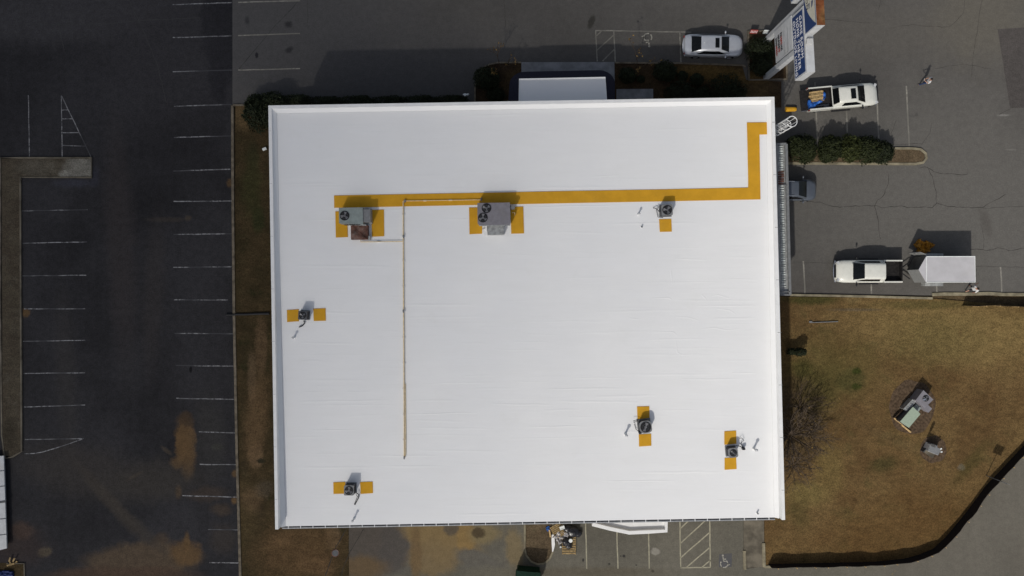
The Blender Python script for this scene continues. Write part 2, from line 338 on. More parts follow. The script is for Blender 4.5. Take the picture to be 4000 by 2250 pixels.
M['grass_left'] = grass_mat('dirt_and_grass', (0.080, 0.056, 0.028, 1), (0.048, 0.037, 0.018, 1), (0.032, 0.034, 0.014, 1), 0.7, [
    (1020, 1350, .5, 2.5, 0, (0.15, 0.098, 0.055, 1), .7, .4), (985, 1480, .35, 2.2, 0, (0.16, 0.11, 0.065, 1), .7, .4), (1000, 1780, .6, 1.0, 0, (0.19, 0.125, 0.07, 1), .8, .3), (955, 1830, .35, .8, 0, (0.045, 0.035, 0.02, 1), .7, .4), (1010, 1990, .5, .8, 0, (0.05, 0.036, 0.02, 1), .7, .4), (1100, 2110, 1.0, .6, .4, (0.19, 0.12, 0.062, 1), .8, .4), (1230, 2200, 1.6, .9, -.4, (0.165, 0.10, 0.052, 1), .8, .4), (1180, 2095, .5, .4, 0, (0.06, 0.042, 0.022, 1), .8, .4), (1060, 2190, .5, .7, 0, (0.065, 0.045, 0.024, 1), .8, .4), (1300, 2100, .6, 1.1, 0, (0.17, 0.115, 0.065, 1), .8, .4), (990, 610, .4, 1.4, 0, (0.05, 0.044, 0.022, 1), .7, .4), (1010, 860, .5, 1.1, 0, (0.04, 0.046, 0.018, 1), .8, .4),
    (945, 450, 1.0, 1.3, 0, (0.155, 0.105, 0.052, 1), 0.85, 0.5), (985, 720, .8, 2.6, 0, (0.055, 0.056, 0.022, 1), 0.7, 0.6), (1000, 1640, 0.9, 3.5, -.1, (0.165, 0.105, 0.055, 1), 0.7, 0.6), (960, 2000, .9, 3, 0, (0.10, 0.072, 0.034, 1), 0.6, 0.6),
    (1160, 2150, 3.5, 2.2, 0, (0.135, 0.083, 0.04, 1), 0.8, 0.5), (1030, 1910, .8, .7, 0, (0.10, .08, .055, 1), .7, .5), (1020, 1800, .35, .2, 0, (0.03, .03, .018, 1), .9, .5), (985, 1950, .9, 1.0, 0, (0.17, 0.11, 0.06, 1), 0.6, 0.6),
    (1310, 2160, .28, .28, 0, (0.05, .045, .035, 1), .6, .5)], 2.0)
M['bed'] = grass_mat('mulch_bed', (0.050, 0.032, 0.020, 1), (0.080, 0.052, 0.026, 1), (0.038, 0.033, 0.018, 1), 0.5, [(2800, 290, 3.6, 0.7, -0.1, (0.165, 0.105, 0.035, 1), 0.8, 0.6), (2950, 360, 1.2, .8, 0, (0.12, .08, .035, 1), .7, .6)], 2.0)
M['island'] = grass_mat('dead_turf', (0.105, 0.088, 0.062, 1), (0.08, 0.064, 0.046, 1), (0.13, 0.115, 0.09, 1), 0.5, [(320, 655, 1.4, 1.2, 0, (0.26, .25, .215, 1), .8, .45), (255, 680, .5, .3, 0, (0.3, .29, .25, 1), .7, .4), (150, 655, 1.6, .8, 0, (0.15, .135, .105, 1), .6, .5), (40, 1700, .6, 1.4, 0, (.05, .042, .03, 1), .7, .6)], 2.0)
M['mulch'] = plain('mulch_ring', (0.098, 0.067, 0.043, 1), 0.95, 0.1, var=0.3, scale=5, bump=0.6)
M['soil'] = grass_mat('brown_soil', (0.155, 0.115, 0.07, 1), (0.125, 0.09, 0.055, 1), (0.11, 0.1, 0.055, 1), 0.4, [], 2.0)
M['concrete'] = plain('concrete', (0.255, 0.225, 0.155, 1), 0.9, 0.2, var=0.22, scale=1.6, bump=0.2, dirt=((0.13, 0.105, 0.075, 1), 0.6))
M['concrete_grey'] = plain('concrete_grey', (0.24, 0.245, 0.255, 1), 0.9, 0.2, var=0.16, scale=1.2, bump=0.2)
M['concrete_dark'] = plain('concrete_stained', (0.135, 0.118, 0.090, 1), 0.9, 0.2, var=0.3, scale=0.8, bump=0.2, dirt=((0.21, 0.185, 0.14, 1), 0.7))
M['kerb'] = plain('kerb_concrete', (0.165, 0.14, 0.105, 1), 0.9, 0.2, var=0.25, scale=2.5, bump=0.2, dirt=((0.07, 0.055, 0.035, 1), 0.5))
def paint(name, col, worn, amt):
    m = NT(name)
    f = m.math('MAXIMUM', m.ramp(m.noise(3.5, 6, 0.75), 0.40, 0.62), m.ramp(m.noise(0.35, 3, 0.6), 0.42, 0.62))
    c = m.mix(m.math('MULTIPLY', f, amt), col, worn)
    return m.done(c, 0.8, 0.25)
M['line'] = paint('parking_paint', (0.29, 0.275, 0.24, 1), (0.12, 0.115, 0.10, 1), 0.75)
M['line_left'] = paint('white_paint_on_sealcoat', (0.30, 0.30, 0.31, 1), (0.04, 0.04, 0.045, 1), 0.95)
M['line_bottom'] = paint('cream_paint', (0.38, 0.355, 0.26, 1), (0.20, 0.185, 0.135, 1), 0.6)
M['blue_box'] = paint('faded_blue_paint', (0.075, 0.076, 0.085, 1), (0.10, 0.095, 0.085, 1), 0.5)
M['symbol'] = plain('stencil_paint', (0.33, 0.315, 0.27, 1), 0.8, 0.2, var=.25, scale=9)
M['crack'] = plain('crack', (0.045, 0.042, 0.039, 1), 0.95, 0.05)  # also colours the painted wire shadows on the dirt
M['tar'] = plain('tar_line', (0.05, 0.05, 0.05, 1), 0.8, 0.2)  # also colours the wire shadow painted across the lot

def membrane():
    m = NT('white_roof_membrane')
    c = m.mix(m.ramp(m.noise(0.12, 5, 0.6), 0.3, 0.7), (0.83, 0.835, 0.84, 1), (0.87, 0.87, 0.865, 1))
    fine = m.ramp(m.noise(1.4, 6, 0.7, stretch=(0.2, 1, 1)), 0.3, 0.75)
    c = m.mix(m.math('MULTIPLY', fine, 0.35), c, (0.80, 0.80, 0.79, 1))
    dirty = m.ramp(m.noise(0.35, 6, 0.7, off=(5, 5, 0)), 0.55, 0.8)
    c = m.mix(m.math('MULTIPLY', dirty, 0.25), c, (0.74, 0.735, 0.71, 1))
    h = m.math('ADD', m.noise(2.0, 5, 0.6, stretch=(0.14, 1, 1)), m.math('MULTIPLY', m.noise(0.6, 3, 0.5, stretch=(0.25, 1, 1)), 1.5))
    m.bump(h, 0.28, 0.03)
    return m.done(c, 0.75, 0.3)
M['membrane'] = membrane()
M['white'] = plain('white_coping', (0.84, 0.84, 0.83, 1), 0.6, 0.3, var=0.03, scale=1.5, dirt=((0.68, 0.67, 0.63, 1), 0.3))
M['wall'] = plain('block_wall', (0.42, 0.38, 0.32, 1), 0.9, 0.2, var=0.12, scale=2, bump=0.2)
M['gutter'] = plain('gutter_metal', (0.34, 0.35, 0.36, 1), 0.45, 0.5, metal=0.3, var=0.1)
M['gutter_dark'] = plain('gutter_trough', (0.10, 0.10, 0.115, 1), 0.7, 0.3)
M['yellow'] = plain('yellow_walkway_mat', (0.64, 0.335, 0.026, 1), 0.9, 0.12, var=0.05, scale=1.2, bump=0.3, dirt=((0.50, 0.29, 0.05, 1), 0.35))
M['pipe'] = plain('painted_gas_pipe', (0.74, 0.58, 0.33, 1), 0.6, 0.4, var=0.12)
M['galv'] = plain('galvanised_steel', (0.40, 0.41, 0.40, 1), 0.45, 0.5, metal=0.4, var=0.2, scale=4)
M['green_cab'] = plain('grey_green_paint', (0.245, 0.285, 0.275, 1), 0.55, 0.4, var=0.08, scale=3, dirt=((0.2, 0.2, 0.18, 1), .4))
M['grey_cab'] = plain('warm_grey_paint', (0.215, 0.205, 0.225, 1), 0.55, 0.4, var=0.08, scale=3, dirt=((0.17, 0.16, 0.15, 1), .4))
M['grey_mid'] = plain('mid_grey_paint', (0.20, 0.205, 0.21, 1), 0.55, 0.4, var=0.1, scale=5)
M['grey_dark'] = plain('dark_grey_paint', (0.075, 0.08, 0.088, 1), 0.55, 0.4, var=0.15, scale=5)
M['louvre'] = plain('coil_guard', (0.05, 0.05, 0.055, 1), 0.6, 0.3, var=0.2, scale=20)
M['black'] = plain('black_plastic', (0.012, 0.012, 0.014, 1), 0.6, 0.35)
M['fan'] = plain('fan_blade', (0.22, 0.22, 0.23, 1), 0.5, 0.4, metal=0.3, var=0.2)
M['rust'] = plain('rusty_steel', (0.13, 0.066, 0.050, 1), 0.85, 0.2, var=0.4, scale=2.2, dirt=((0.34, 0.33, 0.30, 1), .95))
M['navy'] = plain('navy_awning', (0.017, 0.017, 0.034, 1), 0.7, 0.25, var=0.15)
M['blue'] = plain('sign_blue', (0.022, 0.05, 0.155, 1), 0.45, 0.4, var=0.08)
M['sign_white'] = plain('sign_white', (0.56, 0.57, 0.58, 1), 0.5, 0.4, var=0.06, scale=2, dirt=((0.38, 0.35, 0.30, 1), .35))
M['cream'] = plain('sign_cream', (0.58, 0.56, 0.47, 1), 0.5, 0.4, var=0.05)
M['letter'] = plain('letter_white', (0.86, 0.86, 0.88, 1), 0.5, 0.4, var=0.02)
M['sign_rust'] = plain('rust_streaked_top', (0.17, 0.055, 0.022, 1), 0.9, 0.15, var=0.4, scale=1.2, dirt=((0.50, 0.30, 0.12, 1), .5))
M['red'] = plain('red_paint', (0.38, 0.06, 0.045, 1), 0.6, 0.3)
M['dark_text'] = plain('dark_text', (0.03, 0.03, 0.035, 1), 0.6, 0.3)
M['glass'] = plain('dark_glass', (0.006, 0.007, 0.008, 1), 0.05, 0.25, var=0.2)
M['window'] = plain('shop_glass', (0.03, 0.04, 0.05, 1), 0.08, 0.6)
def car_paint(name, col, rough=0.28, coat=0.6, metal=0.0):
    m = NT(name)
    c = m.mix(m.ramp(m.noise(2.5, 5, 0.6), 0.35, 0.75), col, tuple(x*0.9 for x in col[:3])+(1,))
    m.b.inputs['Coat Weight'].default_value = coat; m.b.inputs['Coat Roughness'].default_value = 0.12
    return m.done(c, rough, 0.45, metal)
M['silver'] = car_paint('silver_car_paint', (0.56, 0.58, 0.62, 1), 0.4, 0.4, 0.35)
M['white_car'] = car_paint('white_car_paint', (0.72, 0.72, 0.655, 1), 0.4, 0.35)
M['slate'] = car_paint('slate_car_paint', (0.115, 0.13, 0.155, 1), 0.35, 0.5, 0.3)
M['tyre'] = plain('tyre_rubber', (0.018, 0.018, 0.018, 1), 0.9, 0.2)
M['rim'] = plain('wheel_rim', (0.42, 0.42, 0.43, 1), 0.35, 0.5, metal=0.7)
M['chrome'] = plain('chrome', (0.6, 0.6, 0.62, 1), 0.2, 0.5, metal=0.9)
M['lamp_clear'] = plain('headlamp', (0.55, 0.56, 0.57, 1), 0.15, 0.6)
M['lamp_red'] = plain('tail_lamp', (0.25, 0.015, 0.012, 1), 0.25, 0.5)
M['liner'] = plain('bed_liner', (0.020, 0.018, 0.018, 1), 0.75, 0.25, var=0.3, scale=5)
M['trailer'] = plain('trailer_roof', (0.50, 0.49, 0.505, 1), 0.6, 0.35, var=0.05, scale=0.9, dirt=((0.36, 0.33, 0.28, 1), .45))
M['trailer_side'] = plain('trailer_side', (0.24, 0.245, 0.24, 1), 0.45, 0.4, var=0.08)
M['trailer_dark'] = plain('stone_guard', (0.065, 0.066, 0.064, 1), 0.4, 0.5, var=0.3, scale=2.0)
M['wood'] = plain('pallet_wood', (0.36, 0.255, 0.12, 1), 0.85, 0.2, var=0.3, scale=6)
M['wood_fresh'] = plain('fresh_lumber', (0.58, 0.40, 0.19, 1), 0.8, 0.2, var=0.2, scale=6)
M['tarp'] = plain('blue_tarp', (0.025, 0.13, 0.48, 1), 0.45, 0.4, var=0.25, scale=6)
M['orange'] = plain('orange_tarp', (0.46, 0.215, 0.024, 1), 0.6, 0.3, var=0.35, scale=5)
M['bag'] = plain('black_bag', (0.018, 0.017, 0.02, 1), 0.3, 0.5, var=0.3)
M['bucket'] = plain('bucket_white', (0.82, 0.85, 0.83, 1), 0.4, 0.4, var=0.03)
M['rib'] = plain('weathered_white_pan', (0.60, 0.63, 0.60, 1), 0.6, 0.3, var=0.35, scale=2.5)
M['vent'] = plain('vent_sleeve', (0.62, 0.625, 0.63, 1), 0.8, 0.2, var=.06)
M['plastic_clear'] = plain('crumpled_wrap', (0.42, 0.40, 0.39, 1), 0.35, 0.5, var=0.3, scale=9)
M['yellow_plastic'] = plain('yellow_plastic', (0.70, 0.36, 0.02, 1), 0.45, 0.4, var=0.08)
M['dumpster'] = plain('dumpster_green', (0.008, 0.026, 0.017, 1), 0.8, 0.12, var=0.2)
M['fabric'] = plain('silt_fabric', (0.022, 0.018, 0.017, 1), 0.95, 0.1)
M['skin'] = plain('skin', (0.42, 0.24, 0.17, 1), 0.6, 0.3, var=0.05)
M['hair'] = plain('dark_hair', (0.022, 0.014, 0.010, 1), 0.7, 0.3)
M['denim'] = plain('denim', (0.040, 0.062, 0.13, 1), 0.9, 0.1)
M['shirt'] = plain('white_shirt', (0.62, 0.62, 0.62, 1), 0.9, 0.1, var=0.04)
M['shirt_dark'] = plain('dark_shirt', (0.04, 0.04, 0.045, 1), 0.9, 0.1)
M['shorts'] = plain('dark_shorts', (0.028, 0.032, 0.045, 1), 0.9, 0.1)
M['shoe'] = plain('shoe', (0.03, 0.025, 0.022, 1), 0.7, 0.3)
M['bark'] = plain('bark', (0.09, 0.065, 0.045, 1), 0.95, 0.1, var=0.3, scale=9)
M['twig'] = plain('grey_twig', (0.115, 0.088, 0.066, 1), 0.95, 0.1, var=0.3, scale=5)
M['twig_brown'] = plain('brown_twig', (0.085, 0.062, 0.043, 1), 0.95, 0.1, var=0.3, scale=5)
def leaf_mat(name, a, b):
    m = NT(name)
    info = m.noise(3.5, 4, 0.7)
    f2 = m.n('ShaderNodeNewGeometry').outputs['Random Per Island']
    c = m.mix(f2, a, b)
    c = m.mix(m.math('MULTIPLY', m.ramp(info, 0.4, 0.7), 0.5), c, tuple(x*1.6 for x in b[:3])+(1,))
    return m.done(c, 0.7, 0.2)
M['leaf'] = leaf_mat('evergreen_leaf', (0.010, 0.014, 0.005, 1), (0.027, 0.034, 0.011, 1))
M['leaf_dark'] = leaf_mat('dark_leaf', (0.009, 0.013, 0.006, 1), (0.021, 0.027, 0.011, 1))
M['leaf_dry'] = leaf_mat('dry_leaf', (0.10, 0.06, 0.02, 1), (0.22, 0.14, 0.045, 1))

# ------------------------------------------------------------------ cloud thinning the sun over the upper left
def cloud():
    A = 230.0; off = Vector((-SUND.x/-SUND.z*1.0, 0, 0))
    cx, cy = -52 - SUND.x/(-SUND.z)*A, 30 - SUND.y/(-SUND.z)*A
    Rr, T, n, k = 98.0, 30.0, 72, 22
    mb = MB(); vs = []; fs = []
    for side in (0, 1):
        for i in range(k+1):
            rho = i/k
            for j in range(n):
                a = 2*math.pi*j/n
                wob = 1 + 0.10*mnoise.noise(Vector((math.cos(a)*1.5, math.sin(a)*1.5, 3.1)))
                x, y = math.cos(a)*rho*Rr*wob*1.1, math.sin(a)*rho*Rr*wob
                t = T*(1-rho*rho)**3*(1 + 0.12*mnoise.noise(Vector((x*0.05, y*0.05, 7))))
                vs.append((cx+x, cy+y, A + (t*0.75 if side == 0 else -t*0.25) + (0.02 if side == 0 else -0.02)))
        o = side*(k+1)*n
        for i in range(k):
            for j in range(n):
                q = (o+i*n+j, o+i*n+(j+1)%n, o+(i+1)*n+(j+1)%n, o+(i+1)*n+j)
                fs.append(q if side else q[::-1])
    o2 = (k+1)*n
    for j in range(n): fs.append((k*n+j, k*n+(j+1)%n, o2+k*n+(j+1)%n, o2+k*n+j))
    mb.add(vs, fs)
    m = bpy.data.materials.new('cloud_vapour'); m.use_nodes = True; t = m.node_tree
    t.nodes.remove(t.nodes['Principled BSDF'])
    v = t.nodes.new('ShaderNodeVolumePrincipled'); v.inputs['Density'].default_value = 0.056
    v.inputs['Color'].default_value = (0.9, 0.9, 0.92, 1); v.inputs['Anisotropy'].default_value = 0.5
    t.links.new(v.outputs[0], t.nodes['Material Output'].inputs['Volume'])
    o = mb.build('cloud', m, smooth=180)
    tag(o, 'thin white cloud drifting between the sun and the left car park', 'cloud', kind='stuff')
cloud()

# ------------------------------------------------------------------ ground, lots, roads
def sheet(name, pts, z, mat):
    mb = MB(); vs = []
    for p in pts:
        q = P(p[0], p[1], z); vs.append((q.x, q.y, z))
    n = len(vs); a = sum(vs[i][0]*vs[(i+1)%n][1]-vs[(i+1)%n][0]*vs[i][1] for i in range(n))
    mb.add(vs if a > 0 else vs[::-1], [tuple(range(n))])
    return structure(mb.build(name, mat))
mb = MB(); mb.add([(-900,-900,-0.06),(900,-900,-0.06),(900,900,-0.06),(-900,900,-0.06)], [(0,1,2,3)])
structure(mb.build('ground', M['ground']))
BIG = 2600
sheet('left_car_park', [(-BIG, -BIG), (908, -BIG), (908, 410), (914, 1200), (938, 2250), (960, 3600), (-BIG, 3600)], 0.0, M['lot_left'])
sheet('car_park', [(908, -BIG), (6600, -BIG), (6600, 1154), (3620, 1154), (3085, 1150), (2960, 1150), (2960, 380), (908, 411)], 0.004, M['lot_top'])
sheet('rear_car_park', [(1362, 1950), (2905, 1950), (2905, 2222), (2998, 2212), (3300, 2208), (3500, 2200), (3560, 2185), (3640, 2160), (3500, 2420), (3300, 3600), (1366, 3600)], 0.004, M['lot_bottom'])
sheet('road', [(3260, 2420), (3400, 2240), (3600, 2180), (3655, 2152), (3694, 2104), (3773, 2009), (3852, 1902), (3932, 1818), (4000, 1743), (4700, 1050), (6600, 1400), (6600, 3600), (3100, 3600)], 0.008, M['road'])
sheet('lawn', [(2960, 1158), (3640, 1166), (4000, 1196), (5400, 1196), (4690, 1048), (4000, 1740), (3930, 1815), (3850, 1899), (3771, 2006), (3692, 2101), (3644, 2145), (3588, 2168), (3533, 2183), (3406, 2196), (3217, 2200), (2986, 2206), (2986, 2000), (2900, 1990), (2900, 1158)], 0.03, M['grass'])
sheet('dirt_strip', [(920, 411), (1200, 411), (1200, 1990), (1362, 1990), (1366, 3600), (962, 3600), (942, 2250), (918, 1200)], 0.03, M['grass_left'])
sheet('asphalt_patch', [(3897, 114), (4050, 104), (4300, 100), (4300, 420), (3945, 421)], 0.009, M['patch'])
sheet('gutter_strip', [(908, -BIG), (930, -BIG), (930, 408), (908, 408)], 0.010, M['lot_top'])
sheet('concrete_pad', [(2905, 1990), (2984, 1990), (2986, 2214), (2907, 2219)], 0.06, M['concrete_dark'])
sheet('entrance_walk', [(2037, 243), (2400, 242), (2402, 400), (2037, 400)], 0.10, M['concrete_grey'])
sheet('side_step', [(2408, 348), (2551, 347), (2552, 400), (2408, 400)], 0.11, M['concrete_grey'])
sheet('planting_bed', [(1857, 395), (1858, 340), (1866, 300), (1885, 270), (1915, 254), (1945, 248), (2037, 247), (2400, 247), (2660, 250), (2900, 258), (2915, 312), (3052, 318), (3052, 420), (1857, 420)], 0.07, M['bed'])
sheet('sign_bed', [(2924, 126), (3066, 122), (3070, 308), (2926, 312)], 0.09, M['bed'])
sheet('island_turf', [(78, 620), (358, 620), (358, 690), (80, 690), (82, 1760), (45, 1782), (10, 1782), (6, 620)], 0.10, M['island'])
sheet('median_soil', [(3040, 586), (3560, 584), (3592, 588), (3610, 602), (3612, 618), (3600, 632), (3570, 637), (3040, 634)], 0.09, M['soil'])
sheet('tree_island_soil', [(2050, 1990), (2158, 1990), (2160, 2150), (2146, 2178), (2125, 2198), (2100, 2204), (2076, 2194), (2056, 2170), (2050, 2140)], 0.07, M['soil'])
sheet('dirt_corner', [(-200, 2196), (98, 2200), (100, 2400), (-200, 2400)], 0.02, M['grass_left'])

def kerb(pts, w=0.16, h=0.13, mat='kerb', closed=False, name='kerb'):
    mb = MB(); mb.kerb([P(p[0], p[1], 0) for p in pts], w, -0.05, h, closed=closed)
    return structure(mb.build(name, M[mat], smooth=30))
kerb([(909, 413), (911, 800), (915, 1200), (926, 1750), (940, 2250), (955, 2800)], 0.22, 0.12)
kerb([(911, 411), (990, 411)], 0.16, 0.12)
kerb([(80, 617), (360, 617), (360, 693), (82, 693), (84, 1200), (87, 1762), (52, 1783), (22, 1790), (10, 1700), (4, 1200), (4, 617)], 0.14, 0.14, 'concrete_dark', True)
kerb([(1855, 400), (1856, 340), (1864, 300), (1883, 268), (1913, 252), (1945, 246), (2036, 245)], 0.14, 0.13)
kerb([(2402, 246), (2660, 248), (2900, 256), (2912, 262)], 0.14, 0.13)
kerb([(2922, 124), (3068, 120), (3072, 310), (2924, 314)], 0.18, 0.16, 'kerb', True)
kerb([(3040, 582), (3560, 580), (3594, 584), (3614, 600), (3617, 618), (3604, 635), (3572, 641), (3040, 638)], 0.20, 0.14, 'concrete')
kerb([(3085, 1152), (3250, 1155), (3460, 1160), (3640, 1165)], 0.20, 0.14, 'concrete')
kerb([(3640, 1150), (3700, 1148), (3760, 1149), (3860, 1146), (3920, 1150), (4000, 1150), (4500, 1152)], 0.28, 0.10, 'concrete')
kerb([(2050, 2000), (2050, 2140), (2056, 2168), (2074, 2192), (2100, 2203), (2126, 2199), (2148, 2180), (2161, 2150), (2160, 2000)], 0.16, 0.13, 'concrete')
kerb([(2907, 2150), (2909, 2224)], 0.22, 0.13, 'concrete')
kerb([(2981, 2120), (2984, 2214)], 0.26, 0.13, 'concrete')
kerb([(2986, 2213), (3217, 2208), (3408, 2203), (3537, 2191), (3593, 2176), (3650, 2152), (3698, 2107), (3777, 2012), (3856, 1905), (3936, 1821), (4004, 1746), (4680, 1062)], 0.22, 0.10, 'concrete')
kerb([(28, 2200), (96, 2200), (99, 2300)], 0.12, 0.10, 'concrete_dark')

# ---- painted markings
def wob(pts, step=0.6, amp=0.012):
    out = []
    for i in range(len(pts)-1):
        a, b = Vector(pts[i]), Vector(pts[i+1]); n = max(1, int((b-a).length/step))
        for k in range(n): out.append(a.lerp(b, k/n) + Vector((random.uniform(-amp, amp), random.uniform(-amp, amp), 0)))
    out.append(Vector(pts[-1])); return out
def marks(name, segs, w, z, mat):
    mb = MB()
    for s in segs: mb.strip(wob([P(a, b, 0) for a, b in s]), w, z=z)
    return structure(mb.build(name, mat))
Lr = [((675,18),(905,10)),((675,147),(905,140)),((675,280),(905,274)),((680,415),(905,408)),((680,537),(903,531)),((678,668),(900,661)),((678,787),(905,785)),
      ((678,916),(905,913)),((678,1044),(905,1042)),((680,1171),(890,1172)),((682,1302),(910,1304)),((687,1428),(912,1430)),((688,1556),(913,1560)),((775,1687),(918,1691)),
      ((780,1814),(922,1815)),((712,1936),(925,1942)),((813,2068),(930,2070)),((818,2198),(935,2199))]
marks('parking_lines', Lr, 0.085, 0.006, M['line_left'])
marks('parking_lines', [((930,9),(1172,3)),((930,139),(1172,131)),((930,274),(1172,268))], 0.10, 0.014, M['line'])
Ll = [((85,824),(343,819)),((88,950),(340,945)),((87,1078),(337,1075)),((95,1207),(333,1206)),((90,1333),(333,1329)),((93,1459),(333,1456)),((95,1590),(333,1582)),((97,1717),(328,1713)),
      ((95,1772),(130,1771),(165,1766),(220,1750),(328,1713)),((111,373),(115,612)),((240,373),(243,612)),((240,373),(355,612)),((243,430),(264,429)),((243,464),(282,464)),((243,518),(310,518)),((243,568),(334,571))]
marks('parking_lines', Ll, 0.075, 0.006, M['line_left'])
Lt = [((2325,119),(2700,126)),((2327,119),(2333,240)),((2398,121),(2403,241)),((2655,125),(2660,244)),((2330,140),(2350,121)),((2332,197),(2397,137)),((2354,238),(2400,193))]
marks('accessible_bay_lines', Lt, 0.10, 0.009, M['line'])
Lq = [((3183,322),(3187,420),(3192,545)),((3306,420),(3310,525)),((3425,370),(3428,450),(3433,545)),((3540,335),(3546,450),(3552,582)),((3138,1020),(3142,1085),(3144,1150)),((3402,1090),(3404,1148)),((3658,1100),(3660,1146)),((3908,1042),(3911,1090),(3913,1145))]
marks('parking_lines', Lq, 0.12, 0.009, M['line'])
Lb = [((2287,2040),(2290,2140),(2292,2222)),((2409,2040),(2411,2140),(2414,2221)),((2533,2050),(2535,2140),(2536,2221)),((2656,2030),(2657,2130),(2659,2218)),((2772,2025),(2773,2120),(2775,2216)),((2657,2218),(2776,2216)),
      ((2658,2064),(2690,2034)),((2658,2122),(2758,2030)),((2659,2178),(2772,2080)),((2682,2216),(2773,2138)),((2742,2216),(2775,2188))]
marks('parking_lines', Lb, 0.10, 0.009, M['line_bottom'])
marks('road_marks', [((3482,2247),(3489,2238)),((3493,2235),(3499,2228))], 0.08, 0.012, paint('faded_yellow_paint', (0.20, 0.15, 0.06, 1), (0.13, 0.12, 0.10, 1), 0.6))

def wheelchair(px, py, ang, s, mat, z):
    """stencilled wheelchair symbol; local up is the head"""
    mb = MB(); c = P(px, py, 0); Rm = Matrix.Rotation(ang, 3, 'Z')
    T = lambda p: c + Rm @ (Vector((p[0], p[1], 0))*s)
    w = 0.11*s
    arc = [(-0.05+0.36*math.cos(R(a)), -0.25+0.36*math.sin(R(a))) for a in range(140, 372, 12)]
    mb.strip([T(p) for p in arc[:8]], w, z=z); mb.strip([T(p) for p in arc[9:]], w, z=z)
    mb.strip([T((-0.12, 0.42)), T((-0.08, 0.0)), T((0.22, 0.0)), T((0.38, -0.40)), T((0.50, -0.34))], w, z=z)
    mb.strip([T((-0.08, 0.20)), T((0.16, 0.20))], w*0.9, z=z)
    vs = [T((-0.13+0.10*math.cos(2*math.pi*i/14), 0.56+0.10*math.sin(2*math.pi*i/14))) for i in range(14)]
    mb.add([(v.x, v.y, z) for v in vs], [tuple(range(14))])
    return structure(mb.build('wheelchair_symbol', mat))
wheelchair(2529, 157, R(184), 0.92, M['symbol'], 0.0095)
mb = MB(); q = [P(a, b, 0) for a, b in ((2809,2165),(2859,2161),(2858,2214),(2808,2216))]
mb.add([(p.x, p.y, 0.0085) for p in q[::-1]], [(0,1,2,3)]); structure(mb.build('painted_square', M['blue_box']))
wheelchair(2830, 2192, R(4), 0.86, M['symbol'], 0.0125)

# ---- cracks, painted wire shadows and tar lines
def dark_line(mb, pts, w, z, jit=0.08):
    ps = [P(a, b, 0) for a, b in pts]; out = []
    for i in range(len(ps)-1):
        n = max(2, int((ps[i+1]-ps[i]).length/0.25))
        for k in range(n):
            p = ps[i].lerp(ps[i+1], k/n); q = mnoise.noise_vector(p*1.3)*jit*1.5 + Vector((random.uniform(-1, 1), random.uniform(-1, 1), 0))*jit*0.35
            out.append(p + Vector((q.x, q.y, 0)))
    out.append(ps[-1])
    mb.strip(out, lambda i: w*random.uniform(0.35, 1.1), z=z)
mb = MB()
for c in [[(3160,786),(3210,788),(3255,805),(3280,808),(3330,804),(3415,804)],[(3415,804),(3450,812),(3480,805),(3560,808),(3640,811),(3660,793)],[(3660,793),(3700,808),(3835,813),(3850,800),(3890,780),(3930,757)],
          [(3415,804),(3425,780),(3450,765),(3470,720),(3472,680)],[(3415,804),(3427,850),(3430,880),(3440,935)],[(3660,793),(3655,740),(3645,690),(3620,655),(3595,655)],[(3620,655),(3650,672),(3700,677),(3780,680)],
          [(3790,975),(3850,977),(3900,970),(3950,978),(4000,970)]]:
    dark_line(mb, c, 0.05, 0.0095)
for c in [[(3705,105),(3740,80),(3765,50),(3768,0)],[(3470,110),(3560,97),(3640,103),(3705,105)],[(3835,0),(3820,100),(3800,230),(3795,300)],[(3650,268),(3700,258),(3760,252),(3800,255),(3870,268)],[(3835,813),(4000,806)],
          [(3440,0),(3430,40)],[(3490,560),(3480,520),(3500,470)],[(3600,565),(3630,520),(3640,480)],[(3450,565),(3600,562)],[(3140,1025),(3300,1030),(3420,1032)],[(3810,1040),(3850,1040),(3910,1043),(4000,1044)],[(3830,870),(3842,930),(3840,975)],[(3960,420),(3900,450)],[(1970,0),(1972,60),(1972,110)],[(1200,90),(1202,0)],[(3220,75),(3400,90)]]:
    dark_line(mb, c, 0.03, 0.0092, 0.05)
structure(mb.build('pavement_cracks', M['crack']))
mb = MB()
for c in [[(935,268),(1000,190),(1080,95),(1150,25),(1190,-30)]]: dark_line(mb, c, 0.075, 0.0105, 0.02)  # straight shadow of an overhead wire, painted as a dark strip
for c in [[(505,0),(560,120),(610,240),(650,400)],[(90,92),(250,95),(420,92),(560,80),(780,70)],[(230,90),(250,200)]]: dark_line(mb, c, 0.06, 0.005, 0.05)
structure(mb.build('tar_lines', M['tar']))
mb = MB()
for c in [[(1420,2066),(1365,2160),(1340,2220),(1325,2290)]]: dark_line(mb, c, 0.06, 0.034, 0.02)  # this strip and the next: overhead wire shadows painted dark on the dirt
for c in [[(1355,2066),(1310,2140),(1270,2250)]]: dark_line(mb, c, 0.08, 0.0345, 0.02)
structure(mb.build('drain_ruts', M['crack']))
